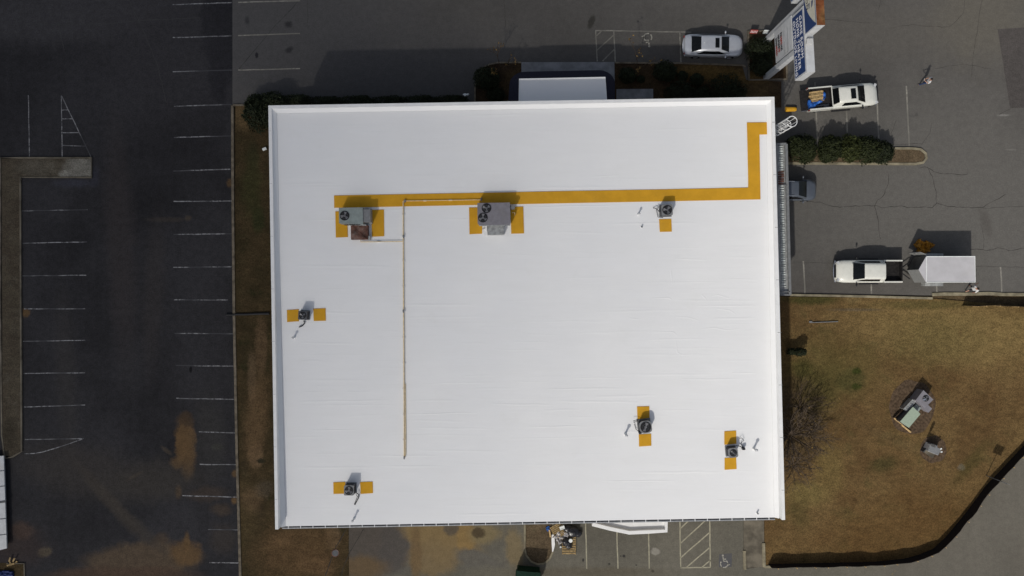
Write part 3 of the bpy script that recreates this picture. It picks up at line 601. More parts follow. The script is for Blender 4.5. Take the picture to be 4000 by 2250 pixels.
# ------------------------------------------------------------------ main building
ZP = 6.7                                             # top of the parapet
TL, TR, BR_, BL = P(1048, 412, ZP), P(3025, 378, ZP), P(3067, 2031, ZP), P(1075, 2068, ZP)
bld = thing('commercial_building', 'large flat building with a white membrane roof and low white parapet', 'building', (0, 0, 0))
W_ = 0.24
def inset(a, b, d):                                  # line a-b moved inwards (to its right when walking clockwise)
    t = (b - a).normalized(); n = Vector((t.y, -t.x, 0)); return a + n*d, b + n*d
def isect(l1, l2):
    p, r = l1[0], l1[1]-l1[0]; q, s = l2[0], l2[1]-l2[0]
    t = ((q.x-p.x)*s.y - (q.y-p.y)*s.x) / (r.x*s.y - r.y*s.x); return p + r*t
lt, tp, rt = inset(BL, TL, W_), inset(TL, TR, W_), inset(TR, BR_, W_)
eL, eR = PR(1098, 2056), PR(3036, 2021)              # eave line
iTL, iTR = isect(lt, tp), isect(tp, rt)
iBL, iBR = isect(lt, (eL, eR)), isect(rt, (eL, eR))
# roof sheet, subdivided
mb = MB(); nx, ny = 60, 48; vs = []
for j in range(ny+1):
    for i in range(nx+1):
        p = (iTL.lerp(iTR, i/nx)).lerp(iBL.lerp(iBR, i/nx), j/ny)
        z = zroof(p.y)
        vs.append((p.x, p.y, z))
mb.add(vs, [(j*(nx+1)+i, (j+1)*(nx+1)+i, (j+1)*(nx+1)+i+1, j*(nx+1)+i+1) for j in range(ny) for i in range(nx)])
roof = mb.build('roof', M['membrane'], bld, smooth=180)
# wrinkles and laps of the membrane: low ridges
mb = MB()
def ridge(pts, w, h):
    k = len(pts); vs = []
    for i, p in enumerate(pts):
        t = pts[min(i+1, k-1)] - pts[max(i-1, 0)]; t.z = 0; t.normalize(); n = Vector((-t.y, t.x, 0))
        e = math.sin(math.pi*(i+0.02)/(k-0.96))**0.5
        zz = zroof(p.y) + 0.003
        a, b = p + n*w/2, p - n*w/2
        vs += [(a.x, a.y, zz-0.006), (p.x, p.y, zz + h*e), (b.x, b.y, zz-0.006)]
    mb.add(vs, [(3*i, 3*i+1, 3*i+4, 3*i+3) for i in range(k-1)] + [(3*i+1, 3*i+2, 3*i+5, 3*i+4) for i in range(k-1)])
rr = random.Random(3)
y = 12.8
while y > -17.6:
    x = -17.8 + rr.uniform(0, 3)
    while x < 18.5:
        L = rr.uniform(1.5, 7.5)
        if rr.random() < 0.62:
            n = max(4, int(L/0.5)); yy = y + rr.uniform(-0.15, 0.15); dr = rr.uniform(-0.02, 0.03)
            L = min(L, 18.7-x); n = max(4, int(L/0.5)); pts = [Vector((x + L*i/n, yy + 0.02*(x+18)*0.9 + dr*L*i/n + 0.05*mnoise.noise(Vector((x+i*0.35, yy*3, 4))), 0)) for i in range(n+1)]
            ridge(pts, rr.uniform(0.14, 0.26), rr.choice((0.001, 0.002, 0.003, 0.005, 0.008, 0.014)))
        x += L + rr.uniform(0.3, 3.0)
    y -= rr.uniform(0.42, 0.75)
for pts in [[(2640,1330),(2645,1375),(2660,1386),(2740,1383)],[(2780,1156),(2805,1152),(2850,1165)],[(2740,1150),(2760,1170)],[(2800,1205),(2850,1212),(2875,1228)],[(2640,1238),(2690,1240),(2725,1250)],[(2740,1285),(2790,1280),(2840,1290),(2890,1284)],[(2535,1298),(2630,1297),(2645,1310)],[(2660,1480),(2780,1482),(2900,1478)],[(2545,1165),(2610,1163),(2625,1170)],[(2458,1243),(2500,1247)],
            [(1100,720),(1250,716),(1330,718)],[(2310,690),(2420,684)],[(2620,1050),(2625,1100)],[(2635,1010),(2760,1015)],[(2850,1090),(2960,1092)]]:
    pp = [PR(a, b) for a, b in pts]; out = []
    for i in range(len(pp)-1):
        for k in range(4): out.append(pp[i].lerp(pp[i+1], k/4))
    out.append(pp[-1]); ridge(out, 0.16, 0.012)
mb.build('membrane_wrinkle', M['membrane'], roof, smooth=180)
# parapet with coping and a fillet at its foot
def wallseg(mb, a, b, ai, bi, z0, z1):
    mb.add([(a.x,a.y,z0),(b.x,b.y,z0),(bi.x,bi.y,z0),(ai.x,ai.y,z0),(a.x,a.y,z1),(b.x,b.y,z1),(bi.x,bi.y,z1),(ai.x,ai.y,z1)],
           [(0,3,2,1),(4,7,6,5)[::-1],(0,1,5,4),(1,2,6,5),(2,3,7,6),(3,0,4,7)])
def each(name, mat, parent, pieces, smooth=None):       # every piece a part of its own
    for fn in pieces:
        m_ = MB(); fn(m_); m_.build(name, mat, parent, smooth=smooth, world=True)
par = MB()
lB, rB = lt[0], rt[1]
wallseg(par, TL, BL, iTL, lB, 4.2, ZP); wallseg(par, TR, TL, iTR, iTL, 4.2, ZP - 0.003); wallseg(par, BR_, TR, rB, iTR, 4.2, ZP)
parapet = par.build('parapet', M['white'], bld)
cant = MB()
for a, b, nrm in ((iTL, iTR, Vector((0, -1, 0))), (iBL, iTL, Vector((1, 0, 0))), (iTR, iBR, Vector((-1, 0, 0)))):
    ps = [a.lerp(b, i/20) for i in range(21)]; vs = []
    for p in ps:
        zz = zroof(p.y); q = p + nrm*0.28
        vs += [(p.x+nrm.x*0.004, p.y+nrm.y*0.004, zz+0.30), (q.x, q.y, zroof(q.y)+0.018)]
    cant.add(vs, [(2*i, 2*i+1, 2*i+3, 2*i+2) for i in range(20)])
cant.build('cant_strip', M['membrane'], parapet)
for f in [i/8.05+0.06 for i in range(8)]:            # joints across the coping
    p = TR.lerp(BR_, f); q = TL.lerp(BL, f)
    each('coping_joint', M['grey_mid'], parapet, [lambda m_: m_.box((p.x-0.07, p.y, ZP+0.002), (0.30, 0.025, 0.006)), lambda m_: m_.box((q.x+0.07, q.y, ZP+0.002), (0.24, 0.012, 0.006))])
# walls under the parapet
wl = MB()
cor = [TL + Vector((0.10,-0.10,0)), TR + Vector((-0.10,-0.10,0)), Vector((rB.x+0.1, eR.y+0.35, 0)), Vector((lB.x-0.1, eL.y+0.35, 0))]
cor = [Vector((p.x, p.y, 0)) for p in cor]
for i in range(4):
    a, b = cor[i], cor[(i+1) % 4]; t = (b-a).normalized(); n = Vector((t.y, -t.x, 0))*0.3
    z1 = 5.5 if i == 2 else 5.7
    wl.add([(a.x,a.y,-0.05),(b.x,b.y,-0.05),(b.x+n.x,b.y+n.y,-0.05),(a.x+n.x,a.y+n.y,-0.05),(a.x,a.y,z1),(b.x,b.y,z1),(b.x+n.x,b.y+n.y,z1),(a.x+n.x,a.y+n.y,z1)],
           [(0,1,5,4),(1,2,6,5),(2,3,7,6),(3,0,4,7),(4,5,6,7)])
wall = wl.build('wall', M['wall'], bld)
def opening(c, w, h, zc, ax, name, mat):             # framed opening set proud of a wall; ax is the outward direction
    f = MB(); g_ = MB(); t = Vector((-ax.y, ax.x, 0)); ang = math.atan2(t.y, t.x)
    f.box(c + ax*0.03 + Vector((0,0,zc)), (w+0.12, 0.06, h+0.12), ang)
    g_.box(c + ax*0.065 + Vector((0,0,zc)), (w, 0.02, h), ang)
    fo = f.build(name, M['gutter'], bld); g_.build('pane', mat, fo)
for f in (0.36, 0.42, 0.58, 0.64): opening(cor[0].lerp(cor[1], f), 1.6, 2.2, 1.5, Vector((0, 1, 0)), 'window', M['window'])
opening(cor[0].lerp(cor[1], 0.5), 2.0, 2.3, 1.2, Vector((0, 1, 0)), 'door', M['window'])
for f in (0.25, 0.45): opening(cor[2].lerp(cor[3], f), 1.0, 2.1, 1.06, Vector((0, -1, 0)), 'door', M['grey_mid'])
# eave gutter with straps
gt = MB(); tr = MB(); st = []
k = 24
gd = (eR - eL); gn = Vector((gd.y, -gd.x, 0)).normalized()
a, b = eL + gd*0.002, eR - gd*0.004
ze = zroof(eL.y)
ang = math.atan2(gd.y, gd.x); mid = (a+b)/2; Lg = (b-a).length
gt.box(mid + gn*0.165 + Vector((0,0,ze-0.10-mid.z)), (Lg, 0.085, 0.14), ang)
gt.box(mid + gn*0.01 + Vector((0,0,ze-0.12-mid.z)), (Lg, 0.03, 0.16), ang)
tr.box(mid + gn*0.075 + Vector((0,0,ze-0.15-mid.z)), (Lg, 0.10, 0.02), ang)
for i in range(40):
    p = a.lerp(b, (i+0.5)/40); st.append(lambda m_, p=p: m_.box(p + gn*0.085 + Vector((0,0,ze-0.012-p.z)), (0.05, 0.19, 0.02), ang))
gut = gt.build('gutter', M['gutter'], bld); tr.build('trough', M['gutter_dark'], gut); each('strap', M['white'], gut, st)

# portico over the front door: white deck with a dark rounded awning below its rim
por = thing('entrance_portico', 'white flat roofed portico with a dark navy rounded awning at the front door', 'portico', P(2190, 340, 0))
zq = 4.2
dk = [P(2028, 310, zq), P(2364, 303, zq), P(2369, 396, zq), P(2028, 402, zq)]
mb = MB(); mb.prism([(p.x, p.y) for p in dk], zq-0.35, zq); mb.kerb([dk[3], dk[0], dk[1], dk[2]], 0.10, zq, zq+0.07)
mb.build('deck', M['membrane'], por, world=True)
mb = MB(); arc = []
for cx, cy, a0 in ((2052, 332, 180), (2340, 326, 90)):
    for i in range(7):
        a = R(a0 - 90*i/6); arc.append((math.cos(a), math.sin(a), cx, cy))
outer = [P(1985, 402, 3.1)] + [P(c[2] + 62*c[0], c[3] - 52*c[1], 3.1) for c in arc] + [P(2402, 396, 3.1)]
inner = [P(2026, 402, 4.0)] + [P(c[2] + 25*c[0], c[3] - 23*c[1], 4.0) for c in arc] + [P(2366, 396, 4.0)]
low = [Vector((p.x, p.y, 2.75)) for p in outer]
n = len(outer)
mb.add(inner + outer + low, [(i, i+1, n+i+1, n+i) for i in range(n-1)] + [(n+i, n+i+1, 2*n+i+1, 2*n+i) for i in range(n-1)])
mb.build('awning', M['navy'], por, smooth=40, world=True)
for px, py in ((2040, 322), (2352, 316)):
    c = P(px, py, 3.2); mb = MB(); mb.cyl((c.x, c.y, 0.05), (c.x, c.y, 3.86), 0.12); mb.build('column', M['white'], por, smooth=40, world=True)

# canopy over the back door: white tray with a raised rim
zc = 3.6
can = thing('rear_canopy', 'white tray shaped canopy with raised rim over the back door', 'canopy', P(2480, 2060, 0))
poly = [P(2312, 2046, zc), P(2458, 2083, zc), P(2605, 2076, zc), P(2603, 2020, zc), P(2400, 2010, zc)]
mb = MB(); mb.prism([(p.x, p.y) for p in poly], zc-0.35, zc-0.28); mb.build('deck', M['white'], can, world=True)
mb = MB(); q = [P(a, b, zc) for a, b in ((2314, 2048), (2385, 2066), (2458, 2081), (2530, 2078), (2603, 2074), (2602, 2020))]
pts = q; vs = []
mb.kerb(pts, 0.30, zc-0.40, zc); mb.build('rim', M['white'], can, smooth=30, world=True)
# metal side awning on the right wall: grey frame, ribbed white pan
aw = thing('metal_awning', 'long grey metal awning frame with white ribbed pan along the right wall', 'awning', P(3060, 860, 0))
za = 3.6
A0, A1, B0, B1 = P(3020, 564, za), P(3070, 563, za), P(3030, 1152, za), P(3085, 1152, za)
mb = MB()
def bar(a, b, w, h, z): 
    d = b - a; mb.box(((a.x+b.x)/2, (a.y+b.y)/2, z), (d.length, w, h), math.atan2(d.y, d.x))
bar(A1, B1, 0.20, 0.22, za); bar(A0.lerp(B0, .001), A1, 0.18, 0.216, za-.001); bar(B0, B1, 0.10, 0.216, za-.001); bar(A0 + Vector((.25,0,0)), B0 + Vector((.25,0,0)), 0.12, 0.2, za)
for f in (0.272, 0.978): bar(A0.lerp(B0, f), A1.lerp(B1, f), 0.06, 0.20, za+0.01)
mb.build('frame', M['grey_mid'], aw, world=True)
mb = MB(); mb.add([(p.x, p.y, za-0.10) for p in (A0, B0, B1, A1)], [(0,1,2,3)]); mb.build('pan', M['galv'], aw, world=True)
rb = []; rs = MB(); nrib = 64
for i in range(nrib):
    f = (i+0.9)/(nrib+0.6)
    a, b = A0.lerp(B0, f), A1.lerp(B1, f); d = b - a
    c1 = a.lerp(b, 0.60); rot = math.atan2(d.y, d.x)
    if 0.17 < f < 0.27: rs.box((c1.x-0.1, c1.y, za-0.04), (0.62, 0.12, 0.05), rot + rr.uniform(-.2, .2)); continue
    if f > 0.955: continue
    dx = rr.uniform(-.02, .02); rb.append(lambda m_, c1=c1, rot=rot, dx=dx: m_.box((c1.x+dx, c1.y, za-0.04), (0.31, 0.085, 0.06), rot, rx=0.35))
each('rib', M['rib'], aw, rb); rs.build('rusty_section', M['rust'], aw, world=True)
for f in (0.02, 0.33, 0.66, 0.99):
    p = A1.lerp(B1, f); each('post', M['grey_mid'], aw, [lambda m_: m_.cyl((p.x, p.y, 0.0), (p.x, p.y, za-0.10), 0.05, n=8)])

# ladder with safety cage at the top right corner of the building
lad = thing('caged_ladder', 'white caged access ladder on the right wall near the top corner', 'ladder', P(3052, 500, 0))
lc = P(3098, 487, 6.6); lc = Vector((20.80, 12.55, 0))
cage = MB()
r_ = 0.40; zb, zt = 2.3, 6.9
def hp(a, z): return (lc.x + 0.28 + r_*math.cos(R(a)), lc.y + r_*math.sin(R(a)), z)
for z in (2.3, 3.4, 4.5, 5.6, 6.9): cage.tube([hp(a, z) for a in range(-150, 151, 20)], 0.028, 6)
for a in (-130, -90, -45, 0, 45, 90, 130): cage.tube([hp(a, zb), hp(a, zt)], 0.026, 6)
for s in (-0.23, 0.23): each('rail', M['white'], lad, [lambda m_: m_.tube([(lc.x-0.02, lc.y+s, 0.3), (lc.x-0.02, lc.y+s, 7.3)], 0.03, 6)])
for i in range(22): each('rung', M['white'], lad, [lambda m_: m_.tube([(lc.x-0.02, lc.y-0.23, 0.45+0.3*i), (lc.x-0.02, lc.y+0.23, 0.45+0.3*i)], 0.015, 6)])
cage.build('cage', M['white'], lad, world=True)

# ------------------------------------------------------------------ yellow walkway on the roof
def pad_poly(mb, pts, h=0.02):
    q = [PR(a, b) for a, b in pts]
    n = len(q); ar = sum(q[i].x*q[(i+1)%n].y - q[(i+1)%n].x*q[i].y for i in range(n))
    if ar < 0: q = q[::-1]
    vs = [(p.x, p.y, zroof(p.y)+0.012) for p in q] + [(p.x, p.y, zroof(p.y)+0.024+h) for p in q]
    mb.add(vs, [tuple(range(n, 2*n))] + [(i, (i+1)%n, n+(i+1)%n, n+i) for i in range(n)])
mb = MB()
pad_poly(mb, [(1305,764),(1600,758.5),(1900,753),(2200,747),(2600,740),(2922,733),(2922,700),(2920,600),(2917,479),(3003,478),(3004,525),(2966,526),(2967,600),(2970,779),(2600,786.5),(2200,794),(1900,800),(1600,806),(1306,812)])
tag(mb.build('walkway', M['yellow']), 'long yellow anti slip walkway bending across the white roof to the ladder', 'walkway')
PADS = [((1310,826),(1356,825),(1359,926),(1312,928),'yellow mat strip left of the grey green rooftop unit'),
        ((1451,820),(1500,819),(1501,923),(1453,925),'yellow mat strip right of the grey green rooftop unit'),
        ((1832,811),(1885,810),(1883,913),(1834,915),'yellow mat strip left of the two fan rooftop unit'),
        ((1994,808),(2044,807),(2047,912),(1997,913),'yellow mat strip right of the two fan rooftop unit'),
        ((2574,857),(2622,855),(2624,905),(2577,906),'square yellow mat below the grey condenser nearest the long walkway'),
        ((1121,1211),(1167,1208),(1168,1255),(1122,1258),'square yellow mat touching the left side of the leftmost dark condenser'),
        ((1224,1206),(1272,1204),(1273,1253),(1226,1254),'square yellow mat standing apart right of the leftmost dark condenser'),
        ((2488,1588),(2536,1587),(2537,1636),(2490,1638),'square yellow mat above the big round condenser, half in its shadow'),
        ((2495,1697),(2543,1694),(2544,1741),(2496,1744),'sunlit square yellow mat below the big round condenser'),
        ((2829,1685),(2875,1682),(2876,1733),(2829,1737),'square yellow mat above the condenser nearest the lower right roof corner'),
        ((2830,1789),(2875,1786),(2877,1832),(2830,1835),'wrinkled square yellow mat below the condenser nearest the lower right roof corner'),
        ((1302,1884),(1349,1882),(1350,1928),(1303,1929),'square yellow mat left of the condenser nearest the gutter'),
        ((1407,1883),(1456,1881),(1457,1926),(1409,1929),'square yellow mat right of the condenser nearest the gutter')]
for a, b, c, d, lab in PADS:
    mb = MB(); pad_poly(mb, [a, b, c, d], 0.012)
    tag(mb.build('walkway_pad', M['yellow']), lab, 'walkway pad', 'yellow mats beside the rooftop units')

# ------------------------------------------------------------------ rooftop units
def fan_into(parent, c, r, z, n_blades=3, ph=0.0):
    """sunken dark fan well with blades, hub and wire guard; local coordinates"""
    w = MB(); w.cyl((c[0], c[1], z-0.30), (c[0], c[1], z+0.004), r, n=24); w.ring(c, r, r*1.09, z, z+0.03)
    well = w.build('fan_well', M['black'], parent, smooth=40)
    b = MB()
    for k in range(n_blades):
        a0 = ph + 2*math.pi*k/n_blades; vs = []
        for i in range(6):
            a = a0 + 0.80*i/5
            for rr_ in (0.26*r, 0.90*r): vs.append((c[0]+rr_*math.cos(a), c[1]+rr_*math.sin(a), z+0.008+0.05*(1-i/5)*rr_/r))
        b.add(vs, [(2*i, 2*i+1, 2*i+3, 2*i+2) for i in range(5)])
    b.cyl((c[0], c[1], z), (c[0], c[1], z+0.05), 0.26*r, n=14)
    b.build('fan', M['fan'], well)
    gmb = MB()
    for q in (0.62,): gmb.ring(c, r*q-0.006, r*q+0.006, z+0.07, z+0.078)
    for k in range(3):
        a = math.pi*k/3 + .4; gmb.box((c[0], c[1], z+0.066), (2*r, 0.006, 0.006), a)
    gmb.build('fan_guard', M['grey_dark'], well)
def rsq(w, d, rad, n=5):                             # rounded rectangle outline
    pts = []
    for cx, cy, a0 in ((w/2-rad, d/2-rad, 0), (-w/2+rad, d/2-rad, 90), (-w/2+rad, -d/2+rad, 180), (w/2-rad, -d/2+rad, 270)):
        pts += [(cx+rad*math.cos(R(a0+90*i/n)), cy+rad*math.sin(R(a0+90*i/n))) for i in range(n+1)]
    return pts
def condenser(name, px, py, w, h, rad, lab, rz, top, body, rfan, nb, ph, pipe_pts, box_at=None, tilt_c=(0, 0)):
    p = PR(px, py, h); z0 = zroof(p.y) + 0.02
    o = thing(name, lab, 'condenser', (p.x, p.y, z0), rz, 'round fan condensers on the roof')
    mb = MB(); mb.prism(rsq(w*1.12, w*1.12, 0.03), 0.0, 0.08); mb.build('base_pad', M['grey_mid'], o)
    mb = MB(); mb.prism(rsq(w*0.95, w*0.95, rad), 0.08, h-0.07); cs = mb.build('casing', M['louvre'], o, smooth=40)
    lv = MB()
    out = rsq(w*0.95+0.02, w*0.95+0.02, rad)
    for i in range(0, len(out)):
        a, b = Vector(out[i]+(0,)), Vector(out[(i+1) % len(out)]+(0,))
        k = max(1, int((b-a).length/0.09))
        for j in range(k):
            q = a.lerp(b, j/k); lv.cyl((q.x, q.y, 0.08), (q.x, q.y, h-0.07), 0.012, n=5)
    for zz in (0.25, 0.45, 0.65):
        if zz < h-0.1: lv.prism(rsq(w*0.95+0.03, w*0.95+0.03, rad), zz, zz+0.02)
    lv.build('grille', M[body], cs)
    mb = MB(); mb.prism(rsq(w, w, rad), h-0.08, h); mb.build('top_panel', M[top], o, smooth=40)
    fan_into(o, tilt_c, rfan, h+0.006, nb, ph)
    MI = (Matrix.Translation(o.location) @ Matrix.Rotation(rz, 4, 'Z')).inverted()
    ln = MB()
    for pts, rr_ in pipe_pts:
        ln.tube([MI @ PR(a, b, hh) for a, b, hh in pts], rr_, 6)
    ln.build('refrigerant_line', M['black' if body == 'grey_dark' else 'grey_dark'], o, smooth=60)
    if box_at:
        q = MI @ PR(box_at[0], box_at[1], 0.2); mb = MB(); mb.box((q.x, q.y, q.z), (0.2, 0.16, 0.35)); mb.build('switch_box', M['black'], o)
    return o
condenser('condenser_unit', 2606, 820, 0.83, 0.85, 0.10, 'grey condenser with cut corners beside the long yellow walkway', R(3), 'grey_mid', 'grey_dark', 0.33, 3, 0.5,
          [([(2568,813,.5),(2564,820,.25),(2570,848,.12),(2590,850,.1)], 0.022), ([(2552,812,.05),(2562,814,.3),(2577,828,.2)], 0.03)])
condenser('condenser_unit', 1182, 1232, 0.66, 0.80, 0.06, 'small dark condenser at the left edge of the roof', R(-3), 'grey_dark', 'grey_dark', 0.24, 3, 0.2,
          [([(1187,1252,.1),(1190,1262,.1),(1182,1272,.1),(1168,1278,.12)], 0.045)])
condenser('condenser_unit', 2522, 1668, 0.93, 0.75, 0.30, 'big round cornered condenser with a two bladed fan above the back door canopy', R(8), 'grey_mid', 'grey_dark', 0.37, 2, 0.7,
          [([(2475,1650,.05),(2490,1645,.2),(2500,1652,.3)], 0.02), ([(2478,1656,.1),(2484,1676,.1),(2498,1688,.2)], 0.02), ([(2473,1644,.3),(2486,1641,.3),(2500,1645,.3)], 0.018)], (2500, 1689))
condenser('condenser_unit', 2864, 1769, 0.72, 0.80, 0.16, 'grey condenser with looping black hoses near the lower right roof corner', R(6), 'grey_mid', 'grey_dark', 0.25, 2, 1.9,
          [([(2870,1745,.4),(2876,1741,.3),(2890,1743,.2),(2904,1752,.1)], 0.032), ([(2888,1712,.05),(2898,1711,.3),(2906,1720,.2),(2894,1730,.1),(2902,1745,.1)], 0.022)], (2904, 1752))
condenser('condenser_unit', 1363, 1916, 0.75, 0.85, 0.08, 'grey condenser with a dark line set near the gutter at lower left', R(0), 'grey_mid', 'grey_dark', 0.30, 3, 1.0,
          [([(1392,1925,.3),(1402,1932,.15),(1400,1945,.1),(1386,1972,.08)], 0.035), ([(1390,1930,.3),(1396,1940,.12),(1384,1970,.06)], 0.02)])

# package unit with one fan
def local(o, px, py, h):
    return (Matrix.Translation(o.location) @ Matrix.Rotation(o.rotation_euler.z, 4, 'Z')).inverted() @ PR(px, py, h)
p = PR(1385, 842, 1.1)
ua = thing('rooftop_unit', 'grey green rooftop unit with one fan and a rusty duct', 'air conditioner', (p.x, p.y, zroof(p.y)+0.02), R(1))
mb = MB(); mb.box((0, 0, 0.15), (2.3, 1.15, 0.26)); mb.build('curb_frame', M['galv'], ua)
mb = MB(); mb.prism([(-1.17,-0.56),(-0.62,-0.60),(0.62,-0.66),(0.62,0.60),(-1.17,0.60)], 0.28, 1.10); mb.build('cabinet', M['green_cab'], ua)
mb = MB(); mb.box((0.90, -0.02, 0.66), (0.54, 0.95, 0.74)); mb.box((0.86, 0.47, 0.55), (0.22, 0.16, 0.5)); mb.build('fan_section', M['grey_mid'], ua)
mb = MB()
for i in range(7): mb.box((-0.8+0.18*i, -0.66, 0.60), (0.12, 0.03, 0.5), 0.05)
mb.build('side_grille', M['black'], ua)
fan_into(ua, (-0.74, 0.0), 0.33, 1.106, 3, 0.9)
c0 = local(ua, 1404, 908, 0.5)
mb = MB(); mb.box((c0.x, c0.y, 0.25), (1.28, 1.06, 0.50)); mb.box((c0.x, c0.y, 0.515), (1.36, 0.05, 0.035), R(-42)); mb.build('return_duct', M['rust'], ua)
mb = MB(); mb.box((c0.x+0.70, c0.y-0.42, 0.2), (0.14, 0.3, 0.4)); mb.build('duct_trim', M['galv'], ua); mb = MB(); mb.box((c0.x+0.1, c0.y+0.56, 0.55), (0.9, 0.09, 0.09), -.05); mb.build('duct_trim', M['galv'], ua)
# package unit with two fans
p = PR(1929, 836, 1.15)
ub = thing('rooftop_unit', 'square warm grey rooftop unit with two fans and a short metal duct', 'air conditioner', (p.x, p.y, zroof(p.y)+0.02), R(1))
mb = MB(); mb.box((0, 0, 0.14), (2.3, 1.6, 0.26)); mb.build('curb_frame', M['galv'], ub)
mb = MB(); mb.prism([(-1.22,-0.68),(-1.10,-0.82),(1.22,-0.82),(1.22,0.84),(-1.22,0.84)], 0.27, 1.15); mb.build('cabinet', M['grey_cab'], ub)
mb = MB(); mb.box((0.05, -0.85, 1.09), (2.3, 0.06, 0.08)); mb.build('cabinet_trim', M['galv'], ub)
fan_into(ub, (-0.54, 0.44), 0.33, 1.156, 3, 0.2); fan_into(ub, (-0.82, -0.26), 0.33, 1.156, 3, 1.1)
mb = MB(); mb.prism([(1.225, 0.36), (1.52, 0.36), (1.60, 0.46), (1.58, 0.62), (1.50, 0.68), (1.225, 0.68)], 0.45, 0.95); mb.build('economiser_hood', M['grey_mid'], ub)
c0 = local(ub, 1936, 899, 0.6)
mb = MB(); mb.box((c0.x, c0.y, 0.30), (1.25, 0.70, 0.60)); mb.build('supply_duct', M['galv'], ub)
mb = MB(); mb.box((c0.x-0.72, c0.y+0.18, 0.2), (0.12, 0.34, 0.3)); mb.box((c0.x+0.68, c0.y+0.2, 0.2), (0.1, 0.3, 0.3)); mb.box((c0.x-.8, c0.y-.1, .1), (.3, .5, .14), .4); mb.build('duct_flashing', M['white'], ub)
mb = MB(); mb.tube([local(ub, 2000, 831, .5), local(ub, 2011, 831, .5), local(ub, 2011, 842, .1)], 0.025, 6); mb.build('conduit', M['pipe'], ub)

# gas pipe on blocks
gp = thing('gas_pipe', 'cream painted gas pipe running down the roof with branches to two units', 'pipe', PR(1577, 1300))
mb = MB()
def pr(pts, r, h=0.14): mb.tube([PR(a, b, h) for a, b in pts], r, 8)
pr([(1575, 786), (1575, 900), (1576, 1100), (1577, 1300), (1578, 1500), (1579, 1700), (1579, 1786)], 0.042)
pr([(1575, 785), (1700, 783), (1882, 780)], 0.03); pr([(1576, 943), (1500, 944), (1409, 945), (1408, 930)], 0.03)
pr([(1583, 1500), (1585, 1700), (1585, 1772), (1580, 1788)], 0.028, 0.08)
mb.build('pipe_run', M['pipe'], gp, smooth=60, world=True)
mb = MB()
for a, b in ((1575, 840), (1575, 925), (1576, 1020), (1576, 1120), (1577, 1215), (1577, 1320), (1578, 1420), (1578, 1520), (1579, 1620), (1579, 1720), (1660, 784), (1760, 782), (1480, 944)):
    q = PR(a, b); each('support_block', M['membrane'], gp, [lambda m_: m_.box((q.x, q.y, q.z+0.055), (0.24, 0.1, 0.09))])
mb = MB()
for a, b in ((1583, 786), (1577, 924), (1577, 1215), (1580, 1786), (1880, 779)):
    q = PR(a, b); each('fitting', M['grey_mid'], gp, [lambda m_: m_.cyl((q.x, q.y, q.z+0.06), (q.x, q.y, q.z+0.24), 0.06, n=10).cyl((q.x, q.y-0.12, q.z+0.15), (q.x, q.y+0.12, q.z+0.15), 0.05, n=8)], 40)

# vent pipes through the membrane
VENTS = [(2493, 838, .55, 0.055, 'white', 'tall white vent pipe left of the grey condenser by the walkway'), (2506, 887, .18, 0.05, 'grey_dark', 'short dark vent pipe left of the single mat under the walkway condenser'),
         (2442, 1696, .75, 0.075, 'white', 'tall white vent pipe left of the big round condenser'), (2944, 1752, .75, 0.075, 'white', 'tall white vent pipe right of the looping black hoses'),
         (1383, 2026, .70, 0.06, 'white', 'tall white vent pipe between the lower left condenser and the gutter'), (1150, 1318, .5, 0.06, 'white', 'white vent pipe below the leftmost dark condenser'), (2957, 2003, .22, 0.055, 'grey_mid', 'short grey vent pipe at the lower right roof corner')]
for px, py, h, r, m_, lab in VENTS:
    q = PR(px, py); o = thing('vent_pipe', lab, 'vent pipe', (q.x, q.y, q.z+0.015), 0, 'vent pipes through the roof')
    mb = MB(); mb.cyl((0, 0, 0), (0, 0, h), r, n=12); mb.ring((0, 0), r*0.7, r*1.15, h, h+0.02, 12); mb.build('pipe', M['vent'] if m_ == 'white' else M[m_], o, smooth=40)
    mb = MB(); mb.cyl((0, 0, 0), (0, 0, 0.14 if h > .3 else .06), r*1.7, r*1.1, n=14); mb.build('boot', M['membrane'], o, smooth=60)
    if h > .3:
        mb = MB(); mb.ball((0, 0, h*0.92), (r*1.7, r*1.7, r*1.6), 12, 8); mb.build('cap', M['vent'], o, smooth=180)
# ------------------------------------------------------------------ vehicles
def body_ring(x, w, zb, zs, zt):
    half = [(w*.90, zb), (w*.985, zb+.14), (w, (zb+zs)/2+.06), (w*.975, zs-.07), (w*.92, zs), (w*.60, zt), (w*.25, zt+.012)]
    return [Vector((x, y, z)) for y, z in half] + [Vector((x, -y, z)) for y, z in half[::-1]]
def cab_ring(x, wb, wr, z0, z):
    h = z - z0
    half = [(wb, z0), (wb + (wr-wb)*.82, z0+h*.80), (wr*.97, z0+h*.93), (wr*.72, z0+h*.99), (wr*.3, z)]
    return [Vector((x, y, zz)) for y, zz in half] + [Vector((x, -y, zz)) for y, zz in half[::-1]]
def wheels(o, xs, hw, r):
    for x in xs:
        for s in (1, -1):
            t = MB(); y0 = s*(hw-0.17); y1 = s*(hw+0.015)
            t.cyl((x, y0, r), (x, y1, r), r, n=20); w = t.build('wheel', M['tyre'], o, smooth=40)
            q = MB(); q.cyl((x, s*(hw+0.012), r), (x, s*(hw+0.024), r), r*.62, n=16); 
            for k in range(5):
                a = 2*math.pi*k/5; q.box((x+r*.3*math.cos(a), s*(hw+0.027), r+r*.3*math.sin(a)), (r*.5, .012, .06), 0, ry=-a)
            q.build('rim', M['rim'], w)
            a = MB(); vs = []
            for k in range(13):
                an = math.pi*k/12
                for rr_ in (r*1.02, r*1.20): vs.append((x+rr_*math.cos(an), s*(hw+0.006), r+rr_*math.sin(an)))
            a.add(vs, [(2*k, 2*k+1, 2*k+3, 2*k+2) for k in range(12)]); a.build('wheel_arch', M['black'], o)
